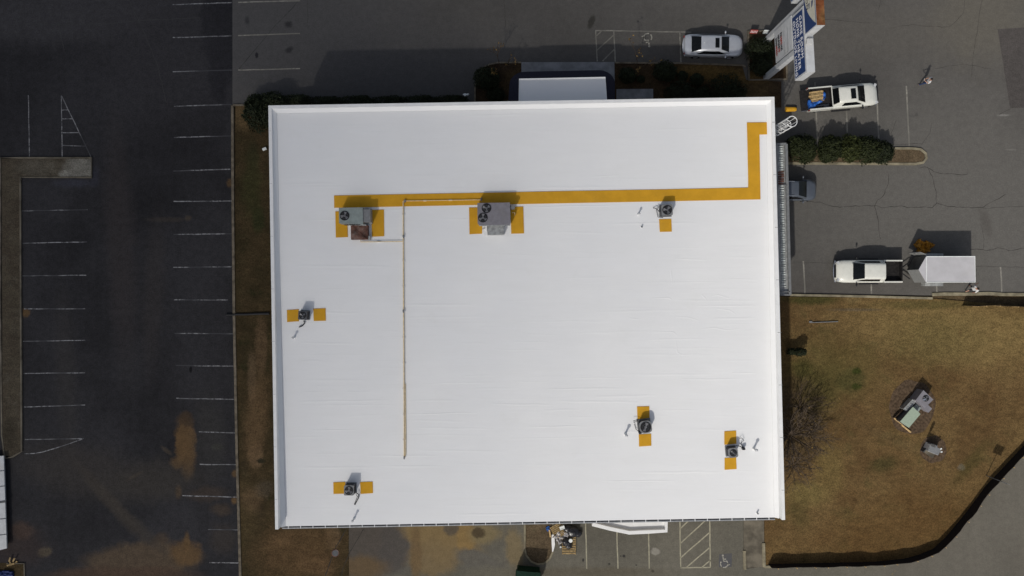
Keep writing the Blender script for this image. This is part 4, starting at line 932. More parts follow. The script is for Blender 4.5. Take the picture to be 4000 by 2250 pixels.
def mirror(o, x, y, z, mat, s, L=.16):
    mb = MB(); mb.box((x, y+s*.06, z-.02), (.05, .12, .04)); mb.ball((x, y+s*(.10+L/2), z+.02), (.075, L/2+.03, .08), 10, 6); mb.build('mirror', mat, o, smooth=60)

def sedan():
    o = thing('parked_car', 'silver four door sedan with a dark sunroof in the bay by the sign', 'car', (16.74, 20.15, 0.009), R(-0.6))
    st = [(-2.46,.60,.42,.66,.70),(-2.42,.74,.32,.80,.84),(-2.30,.84,.24,.88,.94),(-2.05,.89,.22,.93,.99),(-1.4,.915,.2,.95,1.01),(0,.92,.2,.94,.99),(1.2,.915,.2,.92,.985),(1.7,.90,.2,.87,.93),(2.05,.85,.2,.78,.85),(2.28,.72,.24,.69,.74),(2.41,.55,.30,.60,.64),(2.46,.38,.36,.54,.56)]
    mb = MB(); mb.loft([body_ring(*s) for s in st])
    cb = [(-1.95,.76,.50,.96,.985),(-1.15,.80,.60,.96,1.385),(-.6,.81,.615,.96,1.43),(0,.815,.62,.96,1.44),(.46,.81,.60,.96,1.40),(1.28,.76,.62,.95,.985)]
    mb.loft([cab_ring(*s) for s in cb]); mb.build('body', M['silver'], o, smooth=50)
    mb = MB(); mb.patch((1.20,-.64,1.035),(1.20,.64,1.035),(.50,.53,1.395),(.50,-.53,1.395), .03, .012); mb.build('windshield', M['glass'], o, smooth=180)
    mb = MB(); mb.patch((-1.88,.66,1.03),(-1.88,-.66,1.03),(-1.16,-.53,1.385),(-1.16,.53,1.385), .03, .012); mb.build('rear_window', M['glass'], o, smooth=180)
    mb = MB(); mb.patch((-.02,-.40,1.452),(.32,-.40,1.442),(.32,.40,1.442),(-.02,.40,1.452), 0, .004, 2, 2); mb.build('sunroof', M['glass'], o)
    for s in (1, -1):
        q = [(-1.45, s*.80, 1.01), (.98, s*.80, 1.01), (.30, s*.655, 1.32), (-.95, s*.655, 1.32)]
        if s > 0: q = [q[1], q[0], q[3], q[2]]
        mb = MB(); mb.patch(*q, .02, .018, 8, 3); mb.build('side_window', M['glass'], o, smooth=180)
        mirror(o, .92, s*.86, .98, M['silver'], s)
        mb = MB(); mb.patch((2.20, s*.74, .62), (2.37, s*.53, .58), (2.33, s*.50, .685), (2.10, s*.74, .745), .02, .02*(1 if s > 0 else -1), 4, 3); mb.build('headlight', M['lamp_clear'], o, smooth=180)
        mb = MB(); mb.box((-2.40, s*.62, .74), (.09, .30, .13), s*.4); mb.build('tail_light', M['lamp_red'], o)
    mb = MB(); mb.loft([[Vector((-2.50+.20*abs(t)**2, t*.86, .42)), Vector((-2.56+.20*abs(t)**2, t*.86, .48)), Vector((-2.56+.20*abs(t)**2, t*.86, .58)), Vector((-2.46+.20*abs(t)**2, t*.84, .62))] for t in (-1,-.6,-.2,.2,.6,1)]); mb.build('rear_bumper', M['silver'], o, smooth=60)
    mb = MB(); mb.box((-.92, 0, 1.43), (.12, .035, .05)); mb.build('aerial', M['bucket'], o)
    wheels(o, (-1.42, 1.42), .905, .33)
sedan()

def suv():
    o = thing('parked_car', 'dark slate estate car with roof rails half hidden under the metal awning', 'car', (23.10, 8.15, 0.009), R(-0.5))
    st = [(-2.28,.70,.45,.95,1.0),(-2.2,.84,.3,1.0,1.06),(-1.6,.90,.24,1.03,1.08),(0,.91,.24,1.02,1.08),(1.15,.90,.24,1.0,1.08),(1.6,.88,.24,.95,1.03),(1.95,.80,.26,.84,.91),(2.12,.64,.3,.72,.78),(2.19,.44,.4,.60,.64)]
    mb = MB(); mb.loft([body_ring(*s) for s in st])
    cb = [(-2.2,.78,.60,1.04,1.45),(-2.0,.80,.62,1.04,1.62),(-1,.81,.63,1.04,1.68),(0,.81,.63,1.04,1.67),(.40,.80,.61,1.04,1.62),(1.28,.76,.62,1.02,1.07)]
    mb.loft([cab_ring(*s) for s in cb]); mb.build('body', M['slate'], o, smooth=50)
    mb = MB(); mb.patch((1.22,-.66,1.115),(1.22,.66,1.115),(.42,.55,1.615),(.42,-.55,1.615), .03, .012); mb.build('windshield', M['glass'], o, smooth=180)
    mb = MB(); mb.patch((-2.225,.6,1.1),(-2.225,-.6,1.1),(-2.215,-.52,1.42),(-2.215,.52,1.42), 0, .02); mb.build('rear_window', M['glass'], o)
    for s in (1, -1):
        q = [(-2.0, s*.80, 1.10), (1.0, s*.80, 1.10), (.25, s*.675, 1.50), (-1.9, s*.675, 1.50)]
        if s > 0: q = [q[1], q[0], q[3], q[2]]
        mb = MB(); mb.patch(*q, .02, .02, 8, 3); mb.build('side_window', M['glass'], o, smooth=180)
        mirror(o, .95, s*.86, 1.08, M['slate'], s)
        mb = MB(); mb.tube([(-1.7, s*.58, 1.70), (-1.6, s*.58, 1.73), (-.1, s*.58, 1.74), (.05, s*.58, 1.69)], .022, 6); mb.build('roof_rail', M['chrome'], o, smooth=60)
        mb = MB(); mb.patch((1.90, s*.79, .74), (2.10, s*.58, .68), (2.05, s*.54, .80), (1.82, s*.78, .88), .02, .02*(1 if s > 0 else -1), 4, 3); mb.build('headlight', M['lamp_clear'], o, smooth=180)
    wheels(o, (-1.35, 1.32), .895, .33)
suv()

def pickup(label, loc, rz, xt, xb, rr0, rf, wb, xf, zr, open_gate, ribs):
    o = thing('pickup_truck', label, 'pickup truck', loc, rz, 'white pickup trucks')
    hw = .94
    mb = MB()
    st = [(xb+.02,hw,.42,1.16,1.20),(rr0+.2,hw,.40,1.17,1.22),(wb-.1,hw,.40,1.17,1.23),((wb+xf)/2,hw*.985,.40,1.11,1.19),(xf-.35,hw*.95,.40,1.0,1.10),(xf-.10,hw*.86,.44,.88,.97),(xf,hw*.72,.5,.80,.86)]
    mb.loft([body_ring(*s) for s in st])
    cb = [(xb+.03,.80,.72,1.16,1.21),(rr0,.82,.62,1.16,zr-.05),(rr0+.4,.83,.63,1.16,zr),((rr0+rf)/2,.83,.63,1.16,zr+.01),(rf-.2,.83,.63,1.16,zr),(rf,.82,.62,1.16,zr-.04),(wb+.04,.77,.64,1.15,1.20)]
    mb.loft([cab_ring(*s) for s in cb]); body = mb.build('body', M['white_car'], o, smooth=45)
    mb = MB(); mb.patch((wb-.04,-.70,1.245),(wb-.04,.70,1.245),(rf+.03,.60,zr-.05),(rf+.03,-.60,zr-.05), .03, .014); mb.build('windshield', M['glass'], o, smooth=180)
    mb = MB(); mb.patch((xb+.02,.66,1.22),(xb+.02,-.66,1.22),(rr0-.01,-.60,zr-.08),(rr0-.01,.60,zr-.08), 0, .025); mb.build('rear_window', M['glass'], o)
    for s in (1, -1):
        q = [(rr0+.30, s*.815, 1.24), (wb-.32, s*.815, 1.24), (rf-.12, s*.655, zr-.15), (rr0+.40, s*.655, zr-.15)]
        if s > 0: q = [q[1], q[0], q[3], q[2]]
        mb = MB(); mb.patch(*q, .01, .022, 8, 3); mb.build('side_window', M['glass'], o, smooth=180)
        mirror(o, wb-.30, s*.90, 1.28, M['black'], s, .24)
        mb = MB(); mb.box((xf-.17, s*.70, .93), (.20, .26, .16), -s*.5); mb.build('headlight', M['lamp_clear'], o)
        # bed side
        mb = MB(); a = [Vector((x, s*w, z)) for x, w, z in ((xt, hw-.02, .5), (xt+.5, hw, .44), (xb, hw, .42))]
        mb.box(((xt+xb)/2, s*(hw-.06), .83), (xb-xt-.02, .115, .78)); mb.box(((xt+xb)/2, s*(hw-.065), 1.225), (xb-xt-.02, .10, .02)); mb.build('bed_side', M['white_car'], o)
        mb = MB(); mb.box((xt+.03, s*(hw-.035), .95), (.08, .09, .34)); mb.build('tail_light', M['lamp_red'], o)
        mb = MB(); mb.box((xb+.9, s*(hw+.07), .38), (1.6, .14, .05)); mb.build('side_step', M['black'], o)
    mb = MB(); mb.box(((xt+xb)/2, 0, .70), (xb-xt-.02, 2*hw-.26, .05))
    if ribs:
        for k in range(9): mb.box(((xt+xb)/2, -.64+.16*k, .735), (xb-xt-.1, .06, .03))
    for s in (1, -1):
        mb.box(((xt+xb)/2, s*(hw-.135), .95), (xb-xt-.03, .03, .50)); mb.box((xt+.85, s*(hw-.24), .82), (.8, .18, .2))
    mb.box((xb-.03, 0, .95), (.04, 2*hw-.26, .50)); mb.build('bed_liner', M['liner'], o)
    mb = MB(); mb.box((xb-.03, 0, 1.20), (.07, 2*hw-.14, .05)); mb.build('bed_bulkhead', M['white_car'], o)
    mb = MB()
    if open_gate:
        mb.box((xt-.29, 0, .72), (.56, 2*hw-.18, .07)); gt_ = mb.build('tailgate', M['liner'], o)
        m2 = MB(); m2.box((xt-.29, -(hw-.07), .74), (.56, .03, .08)); m2.build('gate_edge', M['chrome'], gt_)
    else:
        mb.box((xt+.03, 0, .95), (.07, 2*hw-.14, .52)); mb.build('tailgate', M['liner'], o)
    mb = MB(); mb.box((xf+.01, 0, .80), (.08, 1.05, .24)); mb.build('grille', M['black'], o)
    mb = MB(); mb.loft([[Vector((xf+.06-.14*t*t, t*.90, .42)), Vector((xf+.10-.14*t*t, t*.90, .5)), Vector((xf+.10-.14*t*t, t*.90, .60)), Vector((xf+.02-.14*t*t, t*.88, .64))] for t in (-1,-.6,-.2,.2,.6,1)]); mb.build('front_bumper', M['chrome'], o, smooth=60)
    mb = MB(); mb.box((xt-.10, 0, .50), (.12, 1.75, .16)); mb.build('rear_bumper', M['chrome'], o)
    wheels(o, (xt+.95, xf-.88), hw-.02, .38)
    return o
t1 = pickup('white pickup with its tailgate down, carrying lumber and a blue tarp', (27.40, 15.85, .009), R(5.2), -2.90, -.95, -.60, .86, 1.70, 2.88, 1.80, True, False)
mb = MB(); mb.patch((.30,-.42,1.822),(.72,-.42,1.815),(.72,.42,1.815),(.30,.42,1.822), 0, .006, 2, 2); mb.build('sunroof', M['glass'], t1)
t2 = pickup('white crew cab pickup with an empty black ribbed bed, hitched to the trailer', (29.52, 1.38, .009), R(180), -2.70, -1.15, -1.08, .62, 1.44, 2.70, 1.80, False, True)

def loc_of(o, p):
    return (Matrix.Translation(o.location) @ Matrix.Rotation(o.rotation_euler.z, 4, 'Z')) @ Vector(p)
# load in the first truck's bed
q = loc_of(t1, (-2.12, .22, .74))
lum = MB(); rl = random.Random(5)
for lay in range(3):
    for k in range(6): lum.box((rl.uniform(-.04, .04), -.36+.145*k, .04+.07*lay), (1.18-.1*lay, .125, .06), rl.uniform(-.03, .03), mi=k % 2)
o = lum.build('lumber_stack', [M['wood'], M['wood_fresh']]); o.location = q; o.rotation_euler = (0, 0, R(7)); tag(o, 'stack of short lumber boards lying in the open pickup bed', 'lumber')
def crumple(name, mat, outline, h, seed, cell=0.05, z0=0.0, loc=None, rz=0.0, amp=1.0):
    """crumpled cloth: a folded height field cut to an outline (local metres), with a skirt to the ground"""
    xs = [p[0] for p in outline]; ys = [p[1] for p in outline]; x0, x1, y0, y1 = min(xs), max(xs), min(ys), max(ys)
    def inside(x, y):
        c = False; n = len(outline)
        for i in range(n):
            a, b = outline[i], outline[i-1]
            if (a[1] > y) != (b[1] > y) and x < (b[0]-a[0])*(y-a[1])/(b[1]-a[1]) + a[0]: c = not c
        return c
    nx, ny = int((x1-x0)/cell)+1, int((y1-y0)/cell)+1; idx = {}; mb = MB(); vs = []; fs = []
    for j in range(ny+1):
        for i in range(nx+1):
            x, y = x0+i*cell, y0+j*cell
            n1 = 1-abs(mnoise.noise(Vector((x*2.6, y*2.6, seed)))*1.6); n2 = 1-abs(mnoise.noise(Vector((x*6, y*6, seed+9)))*1.6)
            idx[i, j] = len(vs); vs.append((x+.02*mnoise.noise(Vector((x*9, y*9, 2))), y+.02*mnoise.noise(Vector((x*9, y*9, 5))), z0 + h*max(.03, .15+.6*n1*n1*amp+.25*n2)))
    used = set()
    for j in range(ny):
        for i in range(nx):
            if inside(x0+(i+.5)*cell, y0+(j+.5)*cell):
                fs.append((idx[i, j], idx[i+1, j], idx[i+1, j+1], idx[i, j+1])); used.add((i, j))
    for (i, j) in used:                               # skirt
        for (di, dj, e0, e1) in ((-1,0,(i,j+1),(i,j)),(1,0,(i+1,j),(i+1,j+1)),(0,-1,(i,j),(i+1,j)),(0,1,(i+1,j+1),(i,j+1))):
            if (i+di, j+dj) not in used:
                a, b = vs[idx[e0]], vs[idx[e1]]; o_ = len(vs); vs += [(a[0], a[1], z0), (b[0], b[1], z0)]
                fs.append((idx[e0], o_, o_+1, idx[e1]))
    mb.add(vs, fs); o = mb.build(name, mat, smooth=50)
    if loc is not None: o.location = loc; o.rotation_euler = (0, 0, rz)
    return o
q = loc_of(t1, (0, 0, .745))
o = crumple('blue_tarp', M['tarp'], [(-2.85,-.72),(-2.55,-.80),(-2.2,-.45),(-1.75,-.28),(-1.42,.10),(-1.38,.45),(-1.55,.50),(-1.62,.15),(-1.9,-.13),(-2.5,-.20),(-2.82,.02),(-2.92,-.25)], .32, 2, .05, 0, q, R(5.2))
tag(o, 'crumpled blue tarp beside the lumber in the open pickup bed', 'tarp')
mb = MB(); q = loc_of(t1, (-1.75, -.60, .75))
for k in range(3): mb.tube([(-.62+.04*k, -.05+.05*k, .03+.03*k), (0, -.03+.06*k, .05+.02*k), (.62, .02+.05*k, .04)], .022, 6)
mb.box((0, -.12, .03), (1.25, .10, .05), .02)
o = mb.build('metal_rails', M['galv'], smooth=60); o.location = q; o.rotation_euler = (0, 0, R(6)); tag(o, 'bundle of thin metal rails along the near side of the open pickup bed', 'metal rails')

# enclosed trailer
tl = thing('cargo_trailer', 'pale grey enclosed cargo trailer with a pointed nose behind the lower pickup', 'trailer', (35.2, 1.50, .009))
zt_, zf = 2.42, .50
out = [(32.94, 1.49), (33.55, .45), (37.53, .47), (37.50, 2.58), (33.55, 2.57)]
mb = MB(); mb.prism(out, zf, zt_-.04); box_ = mb.build('box', M['trailer_side'], tl, world=True)
mb = MB(); mb.prism([(32.93, 1.49), (33.54, .44), (37.54, .46), (37.51, 2.59), (33.54, 2.58)], zt_-.04, zt_); roof_ = mb.build('roof', M['trailer'], tl, world=True)
mb = MB(); mb.kerb([Vector((x, y, 0)) for x, y in ((33.57, .475), (37.51, .49), (37.48, 2.56), (33.57, 2.55))], .06, zt_-.01, zt_+.03); mb.box((33.56, 1.51, zt_+.008), (.05, 2.0, .012)); mb.build('roof_trim', M['bucket'], roof_, world=True)
mb = MB(); d = Vector((33.55-32.94, 2.57-1.49, 0)); mb.add([(32.92, 1.53, zf+.02), (33.52, 2.60, zf+.02), (33.52, 2.60, zt_-.08), (32.92, 1.53, zt_-.08)], [(0, 1, 2, 3)]); mb.build('stone_guard', M['trailer_dark'], tl, world=True)
mb = MB(); mb.box((33.40, 2.80, 1.38), (.66, .05, 1.78), R(159)); mb.box((33.20, 2.85, 1.3), (.06, .1, .3), R(159)); mb.build('side_door', M['trailer_side'], tl, world=True)
for yy, s in ((.30, -1), (2.72, 1)):
    mb = MB(); mb.loft([[Vector((x, yy-.14, z)), Vector((x, yy+.14, z)), Vector((x, yy+.14, z-.05)), Vector((x, yy-.14, z-.05))] for x, z in ((34.15, .45), (34.3, .80), (34.6, .92), (35.5, .92), (35.8, .80), (35.95, .45))]); mb.build('fender', M['galv'], tl, smooth=30, world=True)
    for x in (34.7, 35.4):
        mb = MB(); mb.cyl((x, yy-.1, .34), (x, yy+.1, .34), .34, n=20); w = mb.build('wheel', M['tyre'], tl, smooth=40, world=True)
        m2 = MB(); m2.cyl((x, yy+s*.1, .34), (x, yy+s*.12, .34), .2, n=14); m2.build('rim', M['rim'], w, world=True)
mb = MB(); mb.tube([(33.2, .75, .45), (32.25, 1.45, .48)], .05, 6); mb.tube([(33.2, 2.2, .45), (32.25, 1.5, .48)], .05, 6); mb.tube([(32.35, 1.48, .48), (32.10, 1.48, .52)], .06, 8); mb.cyl((32.45, 1.48, .1), (32.45, 1.48, .95), .05, n=8); mb.build('hitch', M['black'], tl, world=True)
# orange tarp pile beside the trailer
q = P(3603, 966, 0)
ol = []
for k in range(22):
    a = 2*math.pi*k/22; r_ = .66*(1 + .22*math.sin(a*3+.6) + .16*math.sin(a*7)); ol.append((r_*math.cos(a), r_*.93*math.sin(a)))
o = crumple('orange_tarp', M['orange'], ol, .50, 13, .045, 0, (q.x, q.y, .012)); tag(o, 'crumpled orange tarp heaped on the asphalt beside the trailer', 'tarp')

# ------------------------------------------------------------------ roadside pylon sign
sg = thing('pylon_sign', 'tall white two post shop sign with blue lettered boards', 'sign', (21.3, 19.1, 0.05))
for yy in (20.72, 17.66):
    mb = MB(); mb.box((21.32, yy, 5.0), (.42, .34, 10.0)); mb.box((21.10, yy, 5.0), (.03, .36, 9.9)); mb.build('post', M['sign_white'], sg, world=True)
TX = Matrix(((0, 0, -1), (-1, 0, 0), (0, 1, 0)))      # text x -> -y, text y -> +z, facing -x
def text_mesh(body, size, extrude=.004, off=.0):
    cu = bpy.data.curves.new('t', 'FONT'); cu.body = body; cu.size = size; cu.space_character = 1.12; cu.extrude = extrude; cu.offset = off
    to = bpy.data.objects.new('t', cu); C.objects.link(to)
    bpy.context.view_layer.update()
    me = bpy.data.meshes.new_from_object(to.evaluated_get(bpy.context.evaluated_depsgraph_get()))
    vs = [v.co.copy() for v in me.vertices]; fs = [tuple(p.vertices) for p in me.polygons]
    bpy.data.objects.remove(to); bpy.data.curves.remove(cu); bpy.data.meshes.remove(me)
    return vs, fs
def put_text(body, size, xf, y0, z0, mat, parent, width=None, height=None, name='lettering', off=.012, yaw=None):
    vs, fs = text_mesh(body, size, .006, off)
    w = max(v.x for v in vs) - min(v.x for v in vs); x_ = min(v.x for v in vs); hh = max(v.y for v in vs) - min(v.y for v in vs); yb = min(v.y for v in vs)
    kx = (width/w) if width else 1; ky = (height/hh) if height else 1
    mb = MB(); out = []
    for v in vs:
        p = TX @ Vector(((v.x-x_)*kx, (v.y-yb)*ky, v.z)); out.append((xf(y0+p.y) + p.x, y0+p.y, z0+p.z))
    mb.add(out, fs); return mb.build(name, mat, parent, world=True)
fx = lambda y: 21.02 - (y-18.0)*.055                   # the boards are turned slightly
def board(name, y0, y1, z0, z1, thick, mats, xoff=0.0, parent=sg):
    mb = MB(); a, b = fx(y0)+xoff, fx(y1)+xoff
    vs = [(a, y0, z0), (b, y1, z0), (b+thick, y1, z0), (a+thick, y0, z0), (a, y0, z1), (b, y1, z1), (b+thick, y1, z1), (a+thick, y0, z1)]
    mb.add(vs, [(0,3,2,1)], 0); mb.add(vs, [(4,5,6,7)], 1 if len(mats) > 1 else 0); mb.add(vs, [(0,1,5,4)], 0); mb.add(vs, [(1,2,6,5),(2,3,7,6),(3,0,4,7)], 0)
    return mb.build(name, mats, parent, world=True)
mainb = board('main_board', 15.50, 20.25, 7.35, 9.75, .60, [M['sign_white']])
board('main_face', 15.62, 20.08, 7.52, 9.52, .02, [M['blue']], -.022, mainb)
ft = lambda y: fx(y) - .030
put_text('GAME ROOM', 1, ft, 19.76, 8.94, M['letter'], mainb, 3.05, .42, off=-.006)
put_text('HOME THEATER', 1, ft, 19.76, 8.30, M['letter'], mainb, 3.72, .42, off=-.006)
put_text('OUTDOOR LIVING', 1, ft, 19.76, 7.66, M['letter'], mainb, 4.05, .42, off=-.006)
topb = board('top_board', 18.12, 22.9, 9.85, 12.0, .58, [M['sign_white'], M['sign_rust']])
board('top_face', 18.20, 22.85, 9.92, 11.92, .02, [M['blue']], -.022, topb)
mb = MB(); vs = []                                      # pale swoosh on the blue face
k = 24
for i in range(k+1):
    t = i/k; y = 18.32 + 4.5*t; zlow = 10.02 + 1.86*max(0, 1-t*1.55)**2.4
    vs += [(fx(y)-.028, y, zlow + .02), (fx(y)-.028, y, 11.90)]
mb.add(vs, [(2*i, 2*i+1, 2*i+3, 2*i+2) for i in range(k)]); mb.build('swoosh', M['cream'], topb, world=True)
mb = MB(); yc, zc2, rc = 19.92, 11.20, .40               # round emblem, parted by pale bars
for a0, a1 in ((20, 160), (215, 330)):
    pts = [(fx(yc)-.034, yc + rc*math.cos(R(a0+(a1-a0)*i/12)), zc2 + rc*math.sin(R(a0+(a1-a0)*i/12))) for i in range(13)]
    mb.add(pts, [tuple(range(13))])
mb.build('emblem', M['blue'], topb, world=True)
put_text('ION', 1, lambda y: fx(y)-.034, 20.62, 10.36, M['dark_text'], topb, .92, .38, 'lettering', .0)
sideb = board('side_board', 21.25, 24.6, 7.4, 8.9, .5, [M['sign_white']])
board('side_face', 21.36, 24.5, 7.5, 8.8, .02, [M['blue']], -.022, sideb)
rdr = board('reader_board', 18.0, 20.52, 3.1, 6.9, .22, [M['sign_white']], .12)
mb = MB(); a = fx(19.2)+.09
mb.box((fx(19.25)+.11, 19.26, 5.32), (.05, 2.5, .06)); mb.box((fx(19.25)+.11, 19.26, 6.1), (.05, 2.5, .05)); mb.build('reader_track', M['gutter'], rdr, world=True)
rg = random.Random(21); ink = MB(); redi = MB()
for row, (z0, n, y_) in enumerate(((4.42, 9, 19.95), (3.86, 9, 19.95), (3.30, 9, 19.85))):
    for k in range(n):
        y = y_ - .155*k; tgt = redi if (row == 0 and 2 <= k < 6) or (row == 2 and k > 3) or (row == 1 and k > 6) else ink
        w = rg.uniform(.075, .12); x = fx(y)+.112
        tgt.box((x, y, z0+.19), (.006, .055, .40)); tgt.box((x-.004, y-w*.5, z0+rg.choice((.04, .19, .36))), (.006, w, .075)); tgt.box((x-.002, y-w, z0+.19), (.006, .045, .40*rg.choice((1, .6))))
ink.build('reader_letter', M['dark_text'], rdr, world=True); redi.build('reader_letter', M['red'], rdr, world=True)
# two small signs stuck into the bed by the kerb
for px, py, w, mat, tm, lab, n in ((2942, 127, .62, 'red', 'letter', 'small red yard sign with white writing at the kerb of the sign bed', 5), (2989, 128, .42, 'bucket', 'dark_text', 'small white yard sign with grey writing at the kerb of the sign bed', 4)):
    q = P(px, py, .3); o = thing('yard_sign', lab, 'yard sign', (q.x, q.y, .09), R(-3), 'small yard signs in the sign bed')
    mb = MB(); mb.box((0, 0, .42), (w, .02, .46), 0, rx=-.42); mb.build('panel', M[mat], o)
    mb = MB(); rg2 = random.Random(int(px))
    for k in range(n):
        for zz in (.50, .36): mb.box((-w*.38+w*.76*k/(n-1), -.014-(zz-.42)*.42*-1.0, zz), (w*.10, .012, .09), 0, rx=-.42)
    mb.build('writing', M[tm], o)
    for s in (-.8, .8):
        mb = MB(); mb.cyl((s*w/2, .06, 0), (s*w/2, 0.0, .45), .012, n=6); mb.build('stake', M['galv'], o)
# ------------------------------------------------------------------ plants
import numpy as np
def shrub(name, label, cat, loc, lobes, n, leaf, mat, group=None, seed=1, stems=5, twiggy=0):
    """lobes: (x, y, z, rx, ry, rz) in local metres; leaves fill the outer shell of each lobe"""
    rn = np.random.RandomState(seed)
    o = thing(name, label, cat, loc, 0, group)
    V = []; Fc = []
    vol = np.array([l[3]*l[4]*l[5] for l in lobes])**(2/3); vol = vol/vol.sum()
    for l, f in zip(lobes, vol):
        k = int(n*f); d = rn.normal(size=(k, 3)); d /= np.linalg.norm(d, axis=1)[:, None]
        d[:, 2] = np.where(d[:, 2] < -.35, -d[:, 2], d[:, 2])
        for q in d:
            bump = 1 + .30*mnoise.noise(Vector((q[0]*2.4+l[0], q[1]*2.4+l[1], q[2]*2.4+seed)))+.14*mnoise.noise(Vector((q[0]*6+seed, q[1]*6, q[2]*6)))
            r = bump*(1 - abs(rn.normal())*.14)
            if rn.rand() < .18: r *= rn.uniform(.5, .9)
            p = np.array(l[:3]) + q*np.array(l[3:6])*r
            if p[2] < .03: p[2] = rn.uniform(.03, .25)
            nrm = q + rn.normal(size=3)*.65; nrm /= np.linalg.norm(nrm)
            t = np.cross(nrm, rn.normal(size=3)); t /= np.linalg.norm(t); b = np.cross(nrm, t)
            s = leaf*rn.uniform(.6, 1.4); i = len(V)
            V += [p - t*s - b*s*.1, p - b*s*.5, p + t*s, p + b*s*.55]; Fc.append((i, i+1, i+2, i+3))
    mb = MB(); mb.add(V, Fc); mb.build('crown', mat, o)
    st = MB()
    for k in range(stems):
        l = lobes[k % len(lobes)]; a = rn.uniform(0, 6.28)
        e = Vector((l[0]+.5*l[3]*math.cos(a), l[1]+.5*l[4]*math.sin(a), l[2]+.3*l[5]))
        st.tube([(l[0]*.6+.05*math.cos(a), l[1]*.6+.05*math.sin(a), 0), (l[0]*.8+.2*l[3]*math.cos(a), l[1]*.8+.2*l[4]*math.sin(a), l[2]*.6), e], .035, 5, r1=.012)
    st.build('stem', M['bark'], o)
    return o
def at(px, py, z=0): 
    p = P(px, py, z); return (p.x, p.y, .06)
# hedge in the median, right of the building
hg = 'clipped evergreens on the median'
HB = 'evergreen shrub on the median'
shrub('evergreen_shrub', 'rounded dark evergreen at the building end of the median', 'shrub', at(3120, 592), [(0,0,1.0,1.0,1.15,1.35),(-.7,.3,1.0,.9,.85,1.2),(.3,-.4,.8,.75,.7,.9)], 7500, .085, M['leaf'], hg, 11)
shrub('evergreen_shrub', 'evergreen second from the building on the median, behind a bare gap', 'shrub', at(3222, 592), [(0,.05,.9,.95,1.12,1.3),(-.3,-.4,.7,.6,.65,.8)], 6000, .08, M['leaf'], hg, 12)
shrub('evergreen_shrub', 'yellowish green evergreen in the middle of the median hedge', 'shrub', at(3294, 590), [(0,.05,.9,.95,1.1,1.3),(.3,-.3,.7,.7,.7,.9)], 6000, .08, leaf_mat('yellowish_leaf', (0.013, 0.018, 0.006, 1), (0.038, 0.045, 0.011, 1)), hg, 13)
shrub('evergreen_shrub', 'tall dark evergreen second from the bare end of the median', 'shrub', at(3362, 594), [(0,0,.95,.98,1.12,1.35),(-.35,.3,.8,.7,.7,1.0)], 6200, .08, M['leaf'], hg, 14)
shrub('evergreen_shrub', 'low evergreen at the bare soil end of the median hedge', 'shrub', at(3425, 602), [(0,0,.7,.95,.98,.95),(.5,.25,.5,.55,.6,.6)], 5000, .08, M['leaf_dark'], hg, 15)
# corner bush and hedge along the top wall
shrub('corner_bush', 'big dark bush wrapping the top left corner of the building', 'bush', at(1050, 445), [(-.35,-.2,.9,1.55,1.5,1.3),(.8,.6,.9,1.2,1.0,1.25),(-.6,.55,.7,1.1,.9,1.0)], 8000, .09, M['leaf_dark'], None, 16)
for i, (px, py, rx, h, lab) in enumerate(((1160, 402, 1.3, 1.0, 'low dark hedge plant against the top wall next to the corner bush'), (1275, 406, 1.2, .75, 'second low dark hedge plant from the corner bush along the top wall'), (1395, 404, 1.3, .8, 'third low dark hedge plant from the corner bush along the top wall'),
                                      (1520, 405, 1.3, .7, 'fourth low dark hedge plant from the corner bush along the top wall'), (1640, 404, 1.3, .8, 'fifth low dark hedge plant from the corner bush along the top wall'), (1760, 402, 1.2, .7, 'last low dark hedge plant before the portico bed along the top wall'))):
    shrub('hedge_plant', lab, 'hedge', at(px, py), [(0, 0, h*.5, rx*1.25, .55, h*.75), (.5, .05, h*.5, .9, .5, h*.8)], 2600, .075, M['leaf_dark'], 'low hedge along the top wall', 30+i, 3)
BS = [(1900, 315, 1.15, 1.3, 'dark round bush at the curved left end of the entrance bed', 'leaf_dark', 4200), (1935, 375, .8, .7, 'dark low bush between the curved bed end and the awning', 'leaf_dark', 2000), (2447, 300, .75, .9, 'dark bush right of the entrance walk, nearest the awning', 'leaf_dark', 2400), (2590, 287, 1.0, 1.1, 'wide dark bush in the middle of the right entrance bed', 'leaf_dark', 3800),
      (2500, 312, .35, .45, 'tiny dark bush between two bigger ones right of the awning', 'leaf_dark', 700), (2662, 300, .45, .5, 'small dark bush right of the wide one in the entrance bed', 'leaf_dark', 900), (2716, 316, .6, .75, 'leaning dark bush in the right part of the entrance bed', 'leaf_dark', 1600), (2650, 372, 1.3, .9, 'dark hedge mound against the wall right of the side step', 'leaf_dark', 3200), (2830, 362, 1.7, 1.1, 'broad dark hedge mound against the wall below the silver car', 'leaf_dark', 4200), (2735, 376, .9, .7, 'narrow hedge mound between the two wall mounds', 'leaf_dark', 1800),
      (2958, 205, 1.25, 1.0, 'dark green bush in the sign bed beside the upper post', 'leaf_dark', 3800), (2968, 265, 1.0, .9, 'dark green bush in the sign bed beside the lower post', 'leaf_dark', 2800)]
for i, (px, py, r_, h, lab, m_, n) in enumerate(BS):
    shrub('bed_bush', lab, 'bush', at(px, py), [(0, 0, h*.5, r_, r_*.85, h*.75), (r_*.35, -r_*.2, h*.45, r_*.6, r_*.6, h*.6)], n, .07, M[m_], 'bushes in the entrance and sign beds', 50+i, 4)
shrub('small_evergreen', 'small dark evergreen on the lawn against the right wall', 'shrub', at(3112, 1372), [(0, 0, .6, .55, .35, .8), (-.6, .02, .4, .5, .3, .6)], 1600, .07, M['leaf_dark'], None, 71, 3)
